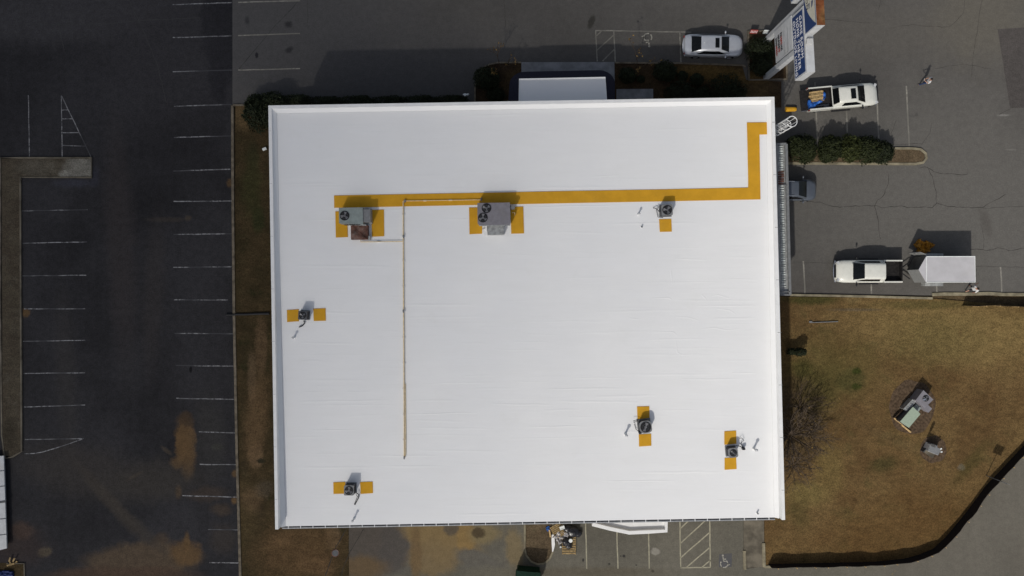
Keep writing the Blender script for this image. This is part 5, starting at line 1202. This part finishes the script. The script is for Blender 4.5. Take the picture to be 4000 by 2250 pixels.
# bare twiggy things
def bare(name, label, cat, loc, spread, h, n, seed, leaves=0, mat='twig', group=None, thick=.03):
    rn = random.Random(seed); o = thing(name, label, cat, loc, 0, group)
    mb = MB(); tips = []
    def grow(p, d, L, r, lev):
        q = p + d*L*.5 + Vector((rn.uniform(-1, 1), rn.uniform(-1, 1), rn.uniform(-.5, .5)))*L*.10; e = p + d*L
        mb.tube([p, q, e], r, 4, r1=r*.55)
        if lev == 0: tips.append(e); return
        for k in range(rn.choice((2, 3, 3))):
            nd = (d + Vector((rn.uniform(-1, 1)*spread, rn.uniform(-1, 1)*spread, rn.uniform(-.2, .6)))*.75).normalized()
            grow(p.lerp(e, rn.uniform(.45, 1)), nd, L*rn.uniform(.5, .85), r*.6, lev-1)
    for k in range(n):
        a = 2*math.pi*k/n + rn.uniform(-.3, .3); d = Vector((math.cos(a)*spread, math.sin(a)*spread, 1)).normalized()
        grow(Vector((.12*math.cos(a), .12*math.sin(a), 0)), d, h*rn.uniform(.5, .75), thick, 3)
    mb.build('branch', M[mat], o)
    if leaves:
        lf = MB()
        for e in tips:
            if rn.random() < leaves:
                s = rn.uniform(.05, .11); u = Vector((rn.uniform(-1, 1), rn.uniform(-1, 1), rn.uniform(-1, 1))).normalized(); w = u.orthogonal().normalized()
                lf.add([e-u*s, e+w*s*.6, e+u*s, e-w*s*.6], [(0, 1, 2, 3)])
        tag(lf.build('dry_leaves', M['leaf_dry'], o), kind='stuff')
    return o
bare('bare_shrub', 'large grey leafless shrub spreading over the lawn by the right wall', 'shrub', at(3085, 1700), 1.25, 2.9, 22, 5, .06, 'twig', 'leafless shrubs by the right wall', .05)
bare('bare_shrub', 'smaller brown leafless shrub above the large one by the right wall', 'shrub', at(3125, 1590), 1.2, 2.3, 14, 6, .06, 'twig_brown', 'leafless shrubs by the right wall', .04)
bare('bare_shrub', 'thin pale leafless shrub below the large one by the right wall', 'shrub', at(3100, 1815), 1.25, 1.9, 12, 8, .06, 'twig', 'leafless shrubs by the right wall', .035)
bare('young_tree', 'thin young tree with dry yellow leaves at the left end of the entrance bed', 'tree', at(1958, 268), .55, 1.9, 3, 9, .8, 'bark', 'thin young trees in the entrance bed', .03)
bare('young_tree', 'thin young tree with dry yellow leaves right of the entrance walk', 'tree', at(2490, 262), .55, 1.9, 3, 10, .8, 'bark', 'thin young trees in the entrance bed', .03)

# ------------------------------------------------------------------ people
def person(label, loc, rz, pose, top, bottom, hand=None, top_low=.93, sleeve=.16):
    o = thing('person', label, 'person', loc, rz)
    J = dict(pel=(0, 0, .95), wst=(.005, 0, 1.10), chs=(.01, 0, 1.30), nck=(.0, 0, 1.46), hd0=(.015, 0, 1.54), hd1=(.02, 0, 1.63), hd2=(.015, 0, 1.72),
             ls=(0, .18, 1.42), rs=(0, -.18, 1.42), le=(-.02, .25, 1.14), re=(-.02, -.25, 1.14), lw=(.06, .26, .90), rw=(.06, -.26, .90), lh=(.08, .26, .83), rh=(.08, -.26, .83),
             lhip=(0, .10, .92), rhip=(0, -.10, .92), lk=(.02, .11, .50), rk=(.02, -.11, .50), la=(-.01, .12, .09), ra=(-.01, -.12, .09), lt=(.16, .13, .04), rt=(.16, -.13, .04))
    J.update(pose)
    rad = dict(pel=(.15,.12), wst=(.145,.115), chs=(.175,.13), nck=(.058,.058), hd0=(.07,.075), hd1=(.082,.098), hd2=(.05,.06), ls=(.07,.07), rs=(.07,.07), le=(.045,.045), re=(.045,.045), lw=(.032,.028), rw=(.032,.028), lh=(.04,.022), rh=(.04,.022),
               lhip=(.09,.09), rhip=(.09,.09), lk=(.058,.06), rk=(.058,.06), la=(.042,.045), ra=(.042,.045), lt=(.038,.03), rt=(.038,.03))
    E = [('pel','wst'),('wst','chs'),('chs','nck'),('nck','hd0'),('hd0','hd1'),('hd1','hd2'),('chs','ls'),('ls','le'),('le','lw'),('lw','lh'),('chs','rs'),('rs','re'),('re','rw'),('rw','rh'),('pel','lhip'),('lhip','lk'),('lk','la'),('la','lt'),('pel','rhip'),('rhip','rk'),('rk','ra'),('ra','rt')]
    keys = list(J); ix = {k: i for i, k in enumerate(keys)}
    me = bpy.data.meshes.new('b'); me.from_pydata([J[k] for k in keys], [(ix[a], ix[b]) for a, b in E], [])
    ob = bpy.data.objects.new('b', me); C.objects.link(ob)
    ob.modifiers.new('s', 'SKIN'); sv = me.skin_vertices[0].data
    for k in keys: sv[ix[k]].radius = rad[k]; sv[ix[k]].use_root = (k == 'pel')
    sd = ob.modifiers.new('d', 'SUBSURF'); sd.levels = 2; sd.render_levels = 2
    bpy.context.view_layer.update()
    m2 = bpy.data.meshes.new_from_object(ob.evaluated_get(bpy.context.evaluated_depsgraph_get()))
    vs = [v.co.copy() for v in m2.vertices]; ns = [v.normal.copy() for v in m2.vertices]; fs = [tuple(p.vertices) for p in m2.polygons]
    bpy.data.objects.remove(ob)
    body = MB(); body.add(vs, fs)
    for w, h_, s in (('lw', 'lh', 1), ('rw', 'rh', -1)):                         # five fingers on each hand
        a, b = Vector(J[w]), Vector(J[h_]); d = (b-a).normalized(); side = d.cross(Vector((0, 0, 1)) if abs(d.z) < .8 else Vector((1, 0, 0))).normalized(); nn = side.cross(d)
        for k, L in enumerate((.062, .075, .080, .072)):
            p0 = b + side*(-.027+.018*k) + d*.012; body.tube([p0, p0+d*L*.6+nn*.004, p0+d*L+nn*.022], .0095, 6, r1=.007)
        p0 = b - side*.03 - d*.03; body.tube([p0, p0-side*.03+d*.02, p0-side*.035+d*.055+nn*.012], .011, 6, r1=.008)
    hd = Vector(J['hd1']); up = (Vector(J['hd2'])-Vector(J['hd0'])).normalized(); fwd = Vector((1, 0, 0)); fwd = (fwd - up*fwd.dot(up)).normalized(); lat = up.cross(fwd)
    body.ball(hd+fwd*.100-up*.012, (.018, .012, .02), 8, 6); body.ball(hd+fwd*.088-up*.052, (.012, .026, .008), 8, 6)
    for s in (1, -1): body.ball(hd+lat*s*.084, (.018, .010, .028), 8, 6)
    body.build('body', M['skin'], o, smooth=180)
    def wear(name, mat, test, push):
        keep = [f for f in fs if all(test(vs[i]) for i in f)]; us = sorted({i for f in keep for i in f}); mp = {i: k for k, i in enumerate(us)}
        mb = MB(); mb.add([vs[i] + ns[i]*push for i in us], [tuple(mp[i] for i in f) for f in keep]); return mb.build(name, mat, o, smooth=180)
    nk = Vector(J['nck']); tz = nk.z + .055; pz = Vector(J['pel'])
    def in_top(v):
        if v.z > tz or v.z < pz.z-.06: return False
        if v.z > nk.z - .03 and (v.xy - nk.xy).length < .082: return False
        for a, b in (('le', 'lw'), ('re', 'rw'), ('lw', 'lh'), ('rw', 'rh')):
            A, B = Vector(J[a]), Vector(J[b]); t = max(0, min(1, (v-A).dot(B-A)/(B-A).length_squared))
            if (v-(A+(B-A)*t)).length < .075 and (t > 0.02 or (v-A).length < .03): return False
        return True
    wear('shirt', M[top], in_top, .016)
    lo = .10 if bottom == 'denim' else .46
    def in_leg(v):
        if v.z > pz.z+.09 or v.z < lo: return False
        return min((v-Vector(J['lh'])).length, (v-Vector(J['rh'])).length, (v-Vector(J['lw'])).length, (v-Vector(J['rw'])).length) > .09
    wear('trousers', M[bottom], in_leg, .012)
    wear('shoes', M['shoe'], lambda v: v.z < .10, .012)
    c = hd + up*.035 - fwd*.022; hb = MB(); hb.ball(c, (.095, .088, .078), 14, 10); hb.build('hair', M['hair'], o, smooth=180)
    for s in (1, -1):
        e = MB(); e.ball(hd+fwd*.088+lat*s*.032+up*.01, .010, 8, 6); e.build('eye', M['black'], o)
    if hand:
        e = MB(); e.box(hand[0], hand[1], 0, ry=hand[2]); e.build('held_phone', M['bucket'], o)
    return o
q = P(3600, 331, 0)
person('person in white shirt and blue jeans walking across the car park looking at a phone', (q.x+.02, q.y+.04, .012), R(168),
       dict(le=(.04,.24,1.16), re=(.04,-.24,1.16), lw=(.27,.11,1.14), rw=(.27,-.11,1.14), lh=(.34,.06,1.16), rh=(.34,-.07,1.16), lk=(.16,.11,.50), la=(.20,.11,.10), lt=(.36,.12,.06), rk=(-.02,-.11,.50), ra=(-.20,-.12,.13), rt=(-.05,-.12,.05), hd1=(.05,0,1.62), hd2=(.06,0,1.71), hd0=(.025,0,1.54)), 'shirt', 'denim', ((.40, 0, 1.18), (.08, .15, .012), -.5))
q = P(3776, 1127, 0)
person('person in white shirt and dark shorts walking below the back corner of the trailer', (q.x, q.y, .012), R(35),
       dict(le=(.12,.26,1.22), re=(-.14,-.28,1.20), lw=(.33,.24,1.20), rw=(-.20,-.30,.97), lh=(.41,.23,1.21), rh=(-.21,-.30,.89), lk=(.20,.10,.50), la=(.24,.11,.09), lt=(.40,.12,.05), rk=(-.06,-.10,.50), ra=(-.30,-.11,.16), rt=(-.17,-.12,.06)), 'shirt', 'shorts')
person('person with brown hair standing close behind the trailer, mostly hidden by its roof', (37.90, .96, .012), R(180), {}, 'shirt_dark', 'denim')

# ------------------------------------------------------------------ loose things round the lots
def pallet(label, px, py, w, d, rz, tilt=0.0, base=.02):
    q = P(px, py, 0); o = thing('pallet', label, 'pallet', (q.x, q.y, base), rz, 'wooden pallets by the back wall')
    for nm, rows in (('deck_board', [((0, -d/2+d*(k+.5)/8, .125), (w, d/8*.62, .022)) for k in range(8)]), ('stringer', [((x, 0, .06), (.045, d, .10)) for x in (-w/2+.03, 0, w/2-.03)])):
        for c, s in rows:
            mb = MB(); mb.box(c, s, random.uniform(-.01, .01)); mb.build(nm, M['wood'], o)
    o.rotation_euler = (0, tilt, rz); return o
pallet('square wooden pallet lying flat under the bucket by the dumpster island', 2222, 2128, 1.15, 1.55, R(0))
pallet('tilted wooden pallet leaning at the back wall left of the black bags', 2182, 2068, 1.1, 1.15, R(32), R(-4), .10)
for i, (px, py, r_, lab) in enumerate(((2237, 2075, .48, 'big black rubbish bag against the back wall'), (2218, 2066, .36, 'black rubbish bag squeezed between pallet and big bag'), (2258, 2084, .30, 'small black rubbish bag at the right end of the heap'), (2214, 2116, .36, 'black rubbish bag lying on the flat pallet'), (2222, 2132, .26, 'slumped black rubbish bag at the low end of the flat pallet'))):
    q = P(px, py, .2); mb = MB(); mb.ball((0, 0, 0), (r_*1.1, r_, r_*.62), 20, 14)
    mb.v = [tuple(Vector(v)*(1+.22*mnoise.noise(Vector(v)*5/r_*.5+Vector((i*7, 0, 0)))+.08*mnoise.noise(Vector(v)*13/r_*.5))) for v in mb.v]
    ob = mb.build('rubbish_bag', M['bag'], smooth=60); ob.location = (q.x, q.y, r_*.55 + (.14 if i > 2 else .02)); tag(ob, lab, 'rubbish bag', 'black rubbish bags by the back wall')
q = P(2229, 2112, .5); o = thing('bucket', 'white plastic bucket standing on the flat pallet', 'bucket', (q.x, q.y, .16))
mb = MB(); mb.cyl((0, 0, 0), (0, 0, .36), .13, .15, 18); mb.build('pail', M['bucket'], o, smooth=40)
mb = MB(); mb.cyl((0, 0, .36), (0, 0, .385), .158, n=18); mb.build('lid', M['bucket'], o, smooth=40)
for px, py, r_, lab in ((2211, 2086, .16, 'crumpled blue and white sack beside the black bags'), (2143, 2068, .13, 'small blue scrap of tarp left of the tilted pallet')):
    q = P(px, py, .3); ol = [(r_*1.6*(1+.3*math.sin(5*a))*math.cos(a), r_*1.5*math.sin(a)) for a in [2*math.pi*k/14 for k in range(14)]]
    ob = crumple('sack', M['tarp'], ol, .22, int(px), .04, 0, (q.x, q.y, .05)); tag(ob, lab, 'sack')
q = P(2192, 2096, 0); ol = [(.62*(1+.3*math.sin(3*a+1)+.15*math.sin(8*a))*math.cos(a), .5*(1+.2*math.sin(5*a))*math.sin(a)) for a in [2*math.pi*k/24 for k in range(24)]]
ob = crumple('plastic_wrap', M['plastic_clear'], ol, .35, 44, .04, 0, (q.x, q.y, .02), .4); tag(ob, 'heap of crumpled clear plastic wrap between the two pallets', 'plastic wrap')
q = P(2196, 2062, .5); mb = MB(); mb.box((0, 0, .10), (.42, .26, .20), R(20)); mb.box((.02, -.10, .215), (.40, .06, .03), R(20)); ob = mb.build('carton', [M['bucket']]); ob.location = (q.x, q.y, .30); tag(ob, 'white carton resting on top of the tilted pallet', 'carton')
q = P(2189, 2135, 0); mb = MB(); mb.cyl((0, 0, 0), (0, 0, .14), .05, .06, 12); mb.ring((0, 0), .05, .07, .14, .16, 12); ob = mb.build('paper_cup', M['bucket']); ob.location = (q.x, q.y, .012); tag(ob, 'small pale cup standing below the crumpled wrap', 'cup')
mb = MB(); pts = [P(a, b, 0) for a, b in ((2159, 2086), (2160, 2105), (2161, 2125), (2160, 2140), (2158, 2153))]
mb.strip(pts, lambda i: .08+.20*math.sin(math.pi*min(1, (i+.6)/4.4)), z=.16); mb.kerb(pts, .07, .13, .17); ob = mb.build('white_board', M['white']); tag(ob, 'long thin white board lying on the right kerb of the island', 'board')
mb = MB(); a, b = P(2146, 2074, .3), P(2150, 2096, .3); mb.box(((a.x+b.x)/2, (a.y+b.y)/2, .22), (.12, .62, .10), R(9)); ob = mb.build('timber_post', M['wood_fresh']); tag(ob, 'short fresh timber post lying left of the tilted pallet', 'timber')
# dumpster at the bottom edge
q = P(2062, 2262, 1.5); dm = thing('dumpster', 'dark green dumpster at the bottom edge of the frame', 'dumpster', (q.x, q.y-.15, 0.01), R(-5))
mb = MB(); mb.prism([(-.93, -.75), (.93, -.75), (.93, .75), (-.93, .75)], .15, 1.35); mb.build('bin', M['dumpster'], dm)
mb = MB(); mb.patch((-.97, -.78, 1.40), (.97, -.78, 1.40), (.97, .80, 1.62), (-.97, .80, 1.62), .06, 0, 8, 8); mb.box((0, 0, 1.36), (1.94, 1.56, .05)); mb.box((0, .76, 1.48), (1.9, .05, .26)); mb.build('lid', M['dumpster'], dm)
for s in (-1, 1):
    mb = MB(); mb.box((s*.98, 0, .8), (.10, 1.2, .16)); mb.build('fork_pocket', M['dumpster'], dm)
# yellow bin by the ladder
q = P(3071, 427, .2); yb = thing('yellow_bollard', 'stout yellow bollard cover lying on its side by the caged ladder', 'bollard', (q.x+.42, q.y, .02), R(1))
mb = MB(); mb.loft([[Vector((x, r_*math.cos(2*math.pi*k/16), .20+r_*.9*math.sin(2*math.pi*k/16))) for k in range(16)] for x, r_ in ((-.44, .205), (.25, .195), (.38, .165), (.44, .10))]); mb.build('sleeve', M['yellow_plastic'], yb, smooth=50)
mb = MB(); mb.loft([[Vector((x, .212*math.cos(2*math.pi*k/16), .20+.192*math.sin(2*math.pi*k/16))) for k in range(16)] for x in (-.46, -.38)]); mb.build('base_ring', M['yellow_plastic'], yb, smooth=50)
# drain pipe, white box, scraps on the left strip
mb = MB(); mb.tube([P(a, b, .12) for a, b in ((1052, 1225), (1030, 1225), (1000, 1226), (960, 1228), (925, 1228), (905, 1230), (882, 1229))], .11, 10, r1=.075)
tag(mb.build('drain_pipe', M['black'], smooth=60), 'black corrugated drain pipe lying across the dirt strip to the left lot', 'drain pipe')
q = P(1033, 582, .15); mb = MB(); mb.box((0, 0, .10), (.32, .20, .18)); mb.box((0, 0, .20), (.34, .07, .02)); mb.box((.14, 0, .10), (.06, .18, .10)); ob = mb.build('white_carton', M['bucket']); ob.location = (q.x, q.y, .03); ob.rotation_euler = (0, 0, R(24)); tag(ob, 'small white carton on the dirt strip at the left wall', 'carton')
for px, py, s, lab in ((1818, 376, .16, 'larger scrap of white paper in the dark hedge by the top wall'), (1829, 375, .11, 'smaller scrap of white paper in the dark hedge by the top wall')):
    q = P(px, py, .3); ol = [(s*math.cos(a)*(1+.3*math.sin(3*a)), s*.7*math.sin(a)) for a in [2*math.pi*k/9 for k in range(9)]]
    ob = crumple('paper_scrap', M['bucket'], ol, .12, int(px), .03, 0, (q.x, q.y, .78)); tag(ob, lab, 'paper scrap')
# manhole in the dirt
q = P(1310, 2160, 0); o = thing('manhole', 'round rusty manhole cover in the dirt by the rear lot', 'manhole', (q.x, q.y, .035))
mb = MB(); mb.cyl((0, 0, 0), (0, 0, .03), .26, n=28); mb.build('cover', M['grey_dark'], o, smooth=30)
mb = MB(); mb.ring((0, 0), .26, .32, 0, .035, 28); mb.build('rim', M['rust'], o)
# building and boat-blue thing at the lower left corner
sh = thing('metal_deck', 'pale grey panelled metal deck cut by the left edge of the frame', 'platform', P(-40, 1960, 0))
zs = 0.5; mb = MB(); mb.prism([(p.x, p.y) for p in (P(-160, 1786, zs), P(14, 1781, zs), P(26, 2142, zs), P(-160, 2190, zs))], .38, zs); mb.build('deck', M['sign_white'], sh, world=True)
mb = MB()
for a, b, w in (((-160, 1860), (17, 1838), .05), ((-160, 1920), (20, 1898), .05), ((-160, 1985), (24, 1958), .17), ((-160, 2045), (26, 2025), .05), ((-160, 2110), (26, 2087), .05)):
    p0, p1 = P(a[0], a[1], zs), P(b[0], b[1], zs); d = p1-p0; mb.box(((p0.x+p1.x)/2, (p0.y+p1.y)/2, zs+.01), (d.length, w, .04), math.atan2(d.y, d.x)); mb.build('deck_seam', M['grey_dark'], sh, world=True); mb = MB()
mb = MB(); mb.prism([(p.x, p.y) for p in (P(-150, 1796, zs), P(6, 1792, zs), P(16, 2130, zs), P(-150, 2175, zs))], -.02, .37); mb.build('frame', M['grey_dark'], sh, world=True)
q = P(8, 2246, .3); ob = crumple('blue_sheet', plain('dark_blue_sheet', (0.016, 0.03, 0.12, 1), .6, .3), [(-1.2,-.9),(.7,-.9),(.85,-.1),(.78,.22),(.4,.30),(-.2,.26),(-1.2,.3)], .3, 61, .06, 0, (q.x, q.y, .03)); tag(ob, 'dark blue plastic sheet in the lower left corner', 'plastic sheet')
q = P(50, 2195, .1); mb = MB()
for k in range(5): mb.box((random.uniform(-.35, .3), random.uniform(-.3, .35), .06+.05*k), (random.uniform(.3, .8), .12, .05), random.uniform(0, 3))
ob = mb.build('scrap_wood', M['wood']); ob.location = (q.x, q.y, .02); tag(ob, 'small pile of scrap wood by the metal deck in the lower left corner', 'scrap wood')

# ------------------------------------------------------------------ utility boxes on the lawn
def mulch_ring(px, py, rx, ry, name='mulch_ring', z=.036):
    q = P(px, py, 0); mb = MB(); n = 40; vs = []
    for k in range(n):
        a = 2*math.pi*k/n; r_ = 1+.10*mnoise.noise(Vector((math.cos(a)*2, math.sin(a)*2, px)))
        vs.append((q.x+rx*r_*math.cos(a), q.y+ry*r_*math.sin(a), z))
    mb.add(vs, [tuple(range(n))]); return structure(mb.build(name, M['mulch']))
mulch_ring(3562, 1590, 1.95, 2.25); mulch_ring(3645, 1755, 1.1, 1.15)
def W(px, py, z): p = P(px, py, z); return (p.x, p.y)
ub1 = thing('utility_cabinet', 'grey utility cabinet with a round fan on the lawn mulch', 'utility cabinet', P(3605, 1560, 0) + Vector((0, 0, .04)))
mb = MB(); mb.prism([W(3607, 1524, 1.1), W(3646, 1561, 1.1), W(3611, 1595, 1.1), W(3577, 1563, 1.1)], .04, 1.10); mb.build('cabinet', M['grey_cab'], ub1, world=True)
mb = MB(); mb.prism([W(3626, 1582, .8), W(3641, 1597, .8), W(3627, 1612, .8), W(3598, 1590, .8), W(3608, 1575, .8)], .04, .80); mb.build('side_box', M['grey_cab'], ub1, world=True)
cq = P(3616, 1556, 1.1) - ub1.location; fan_into(ub1, (cq.x, cq.y), .24, 1.066, 3, .4)
mb = MB(); a = P(3612, 1560, 1.2); mb.box((a.x, a.y-.02, 1.17), (.24, .16, .02), .2, rx=.25); mb.build('fan_cover_plate', M['chrome'], ub1, world=True)
ub2 = thing('utility_cabinet', 'open louvred steel cabinet between the grey and green ones on the lawn mulch', 'utility cabinet', P(3552, 1580, 0) + Vector((0, 0, .04)))
mb = MB(); mb.prism([W(3564, 1560, .7), W(3580, 1567, .7), W(3546, 1608, .7), W(3529, 1597, .7)], .04, .70); mb.build('cabinet', M['galv'], ub2, world=True)
mb = MB(); mb.prism([W(3582, 1575, .4), W(3598, 1594, .4), W(3588, 1609, .4), W(3568, 1590, .4)], .04, .40); mb.build('lower_box', M['green_cab'], ub2, world=True)
mb = MB()
for k in range(7):
    f = k/6; a, b = Vector(W(3568, 1563, .74)+(0,)).lerp(Vector(W(3535, 1602, .74)+(0,)), f), Vector(W(3578, 1567, .74)+(0,)).lerp(Vector(W(3546, 1606, .74)+(0,)), f); d = b-a; mb.box(((a.x+b.x)/2, (a.y+b.y)/2, .715), (d.length, .05, .03), math.atan2(d.y, d.x))
mb.build('louvre', M['grey_mid'], ub2, world=True)
ub3 = thing('utility_cabinet', 'pale green sloping utility cabinet behind two wooden boards', 'utility cabinet', P(3545, 1632, 0) + Vector((0, 0, .04)))
top = [W(3566, 1591, 1.0), W(3594, 1618, 1.0), W(3551, 1669, 1.0), W(3518, 1646, 1.0)]
mb = MB(); mb.prism(top, .04, .92); mb.build('cabinet', M['grey_dark'], ub3, world=True)
mb = MB(); cx = sum(p[0] for p in top)/4; cy = sum(p[1] for p in top)/4; mb.prism([(cx+(p[0]-cx)*1.05, cy+(p[1]-cy)*1.05) for p in top], .92, 1.0); mb.build('lid', plain('pale_green_paint', (0.33, 0.40, 0.31, 1), .5, .4, var=.05), ub3, world=True)
for a, b, lab in (((3492, 1633), (3525, 1658), 'upper tan board lying below the green utility cabinet'), ((3522, 1660), (3558, 1689), 'lower tan board lying below the green utility cabinet')):
    p0, p1 = P(a[0], a[1], .15), P(b[0], b[1], .15); d = p1-p0; mb = MB(); mb.box((0, 0, 0), (d.length, .10, .14)); mb.box((.02, .06, -.04), (d.length*.96, .04, .05))
    ob = mb.build('wooden_board', M['wood_fresh']); ob.location = ((p0.x+p1.x)/2, (p0.y+p1.y)/2, .12); ob.rotation_euler = (0, 0, math.atan2(d.y, d.x)); tag(ob, lab, 'board', 'tan boards by the utility cabinets')
mb = MB(); p0, p1 = P(3493, 1632, .3), P(3527, 1598, .2); d = p1-p0; mb.box((0, 0, 0), (d.length, .06, .30)); mb.box((0, .05, -.1), (.1, .1, .1)); ob = mb.build('wooden_fence_panel', M['bark']); ob.location = ((p0.x+p1.x)/2, (p0.y+p1.y)/2, .19); ob.rotation_euler = (0, 0, math.atan2(d.y, d.x)); tag(ob, 'dark low timber panel left of the green utility cabinet', 'panel')
ub4 = thing('transformer_box', 'small dark lidded utility box on its own mulch patch', 'utility box', P(3650, 1755, 0) + Vector((0, 0, .04)))
top = [W(3637, 1733, .9), W(3678, 1757, .9), W(3665, 1779, .9), W(3624, 1762, .9)]
mb = MB(); mb.prism(top, .04, .86); mb.build('box', M['sign_white'], ub4, world=True)
cx = sum(p[0] for p in top)/4; cy = sum(p[1] for p in top)/4
mb = MB(); mb.prism([(cx+(p[0]-cx)*.96, cy+(p[1]-cy)*.96) for p in top], .86, .91); mb.build('lid', M['grey_mid'], ub4, world=True)
for px, py in ((3675, 1753), (3677, 1765)):
    a = P(px, py, .9); mb = MB(); mb.box((a.x, a.y, .93), (.14, .10, .05), .4); mb.build('hinge', M['bucket'], ub4, world=True)
mb = MB(); mb.prism([W(3608, 1766, 0), W(3640, 1790, 0), W(3660, 1762, 0), W(3628, 1742, 0)], .03, .08); mb.build('concrete_base', M['concrete_dark'], ub4, world=True)
mb = MB(); p0, p1 = P(3606, 1765, .5), P(3638, 1731, .5); d = p1-p0; mb.box(((p0.x+p1.x)/2, (p0.y+p1.y)/2, .3), (d.length, .05, .55), math.atan2(d.y, d.x)); mb.build('back_panel', M['grey_dark'], ub4, world=True)
mb = MB(); a = P(3641, 1738, 1.2); mb.cyl((a.x, a.y, .5), (a.x, a.y, 1.9), .06, n=10); mb.box((a.x, a.y, 1.5), (.16, .2, .7)); mb.build('riser_pipe', M['grey_mid'], ub4, smooth=40, world=True)

# ------------------------------------------------------------------ sign on a post at the road, silt fences
base = P(3852, 1857, 0)
rs = thing('road_sign', 'square road sign on a thin dark post by the curving kerb', 'road sign', (base.x, base.y, .03))
mb = MB(); mb.cyl((0, 0, 0), (0, 0, 2.75), .035, n=8); mb.build('post', M['grey_dark'], rs, smooth=60)
dirv = Vector((base.x, base.y, 0)).normalized(); an = math.atan2(dirv.y, dirv.x)
mb = MB(); mb.box((0, 0, 2.35), (.76, .02, .76), an); mb.build('panel', M['grey_mid'], rs)
def silt(label, pts, h, lean, step, z=.03):
    ps = [P(a, b, 0) for a, b in pts]; o = thing('silt_fence', label, 'fence', (ps[0].x, ps[0].y, z), 0, 'black silt fences round the lawn')
    out = []; 
    for i in range(len(ps)-1):
        n = max(1, int((ps[i+1]-ps[i]).length/.5))
        out += [ps[i].lerp(ps[i+1], k/n) for k in range(n)]
    out.append(ps[-1]); mb = MB(); vs = []
    for i, p in enumerate(out):
        t = (out[min(i+1, len(out)-1)] - out[max(i-1, 0)]).normalized(); nn = Vector((-t.y, t.x, 0)); s = .05*mnoise.noise(Vector((i*.55, 2, 1)))
        hh = h*(1+.16*mnoise.noise(Vector((i*.4, 7, 1))))
        for off in (.012, -.012):
            vs += [tuple(p + nn*(off) + Vector((0, 0, z))), tuple(p + nn*(off+s+lean) + Vector((0, 0, hh)))]
    n4 = len(out)
    mb.add(vs, [(4*i, 4*i+4, 4*i+5, 4*i+1) for i in range(n4-1)] + [(4*i+2, 4*i+3, 4*i+7, 4*i+6) for i in range(n4-1)] + [(4*i+1, 4*i+5, 4*i+7, 4*i+3) for i in range(n4-1)])
    mb.build('fabric', M['fabric'], o, smooth=60, world=True)
    L = 0; nxt = .3
    for i in range(1, len(out)):
        L += (out[i]-out[i-1]).length
        if L > nxt:
            nxt += step; p = out[i]; t = (out[i]-out[i-1]).normalized(); nn = Vector((-t.y, t.x, 0))*.045
            if abs(p.x) < 46:
                mb = MB(); mb.box((p.x-nn.x, p.y-nn.y, h*.55), (.05, .05, h*1.15), math.atan2(t.y, t.x)); mb.build('stake', M['wood_fresh'], o, world=True)
silt('black silt fence following the curving kerb at the lower right of the lawn', [(3000, 2203), (3217, 2199), (3408, 2195), (3533, 2182), (3588, 2167), (3644, 2144), (3692, 2100), (3771, 2005), (3850, 1898), (3930, 1814), (4000, 1739), (4300, 1440)], .98, .0, 1.42)
silt('black silt fence along the top edge of the lawn below the trailer', [(3757, 1193), (3800, 1195), (3860, 1191), (3930, 1196), (4000, 1197), (4400, 1198)], .80, .0, 1.15)
mb = MB(); q = P(3218, 1258, .1); mb.box((0, 0, .04), (2.4, .07, .05)); mb.box((-1.1, .06, .05), (.25, .12, .08)); mb.cyl((-1.1, 0, .08), (1.15, .01, .08), .025, n=6)
ob = mb.build('metal_track', M['grey_mid']); ob.location = (q.x, q.y, .04); ob.rotation_euler = (0, 0, R(2)); tag(ob, 'long thin metal track lying on the lawn near the awning end', 'metal track')
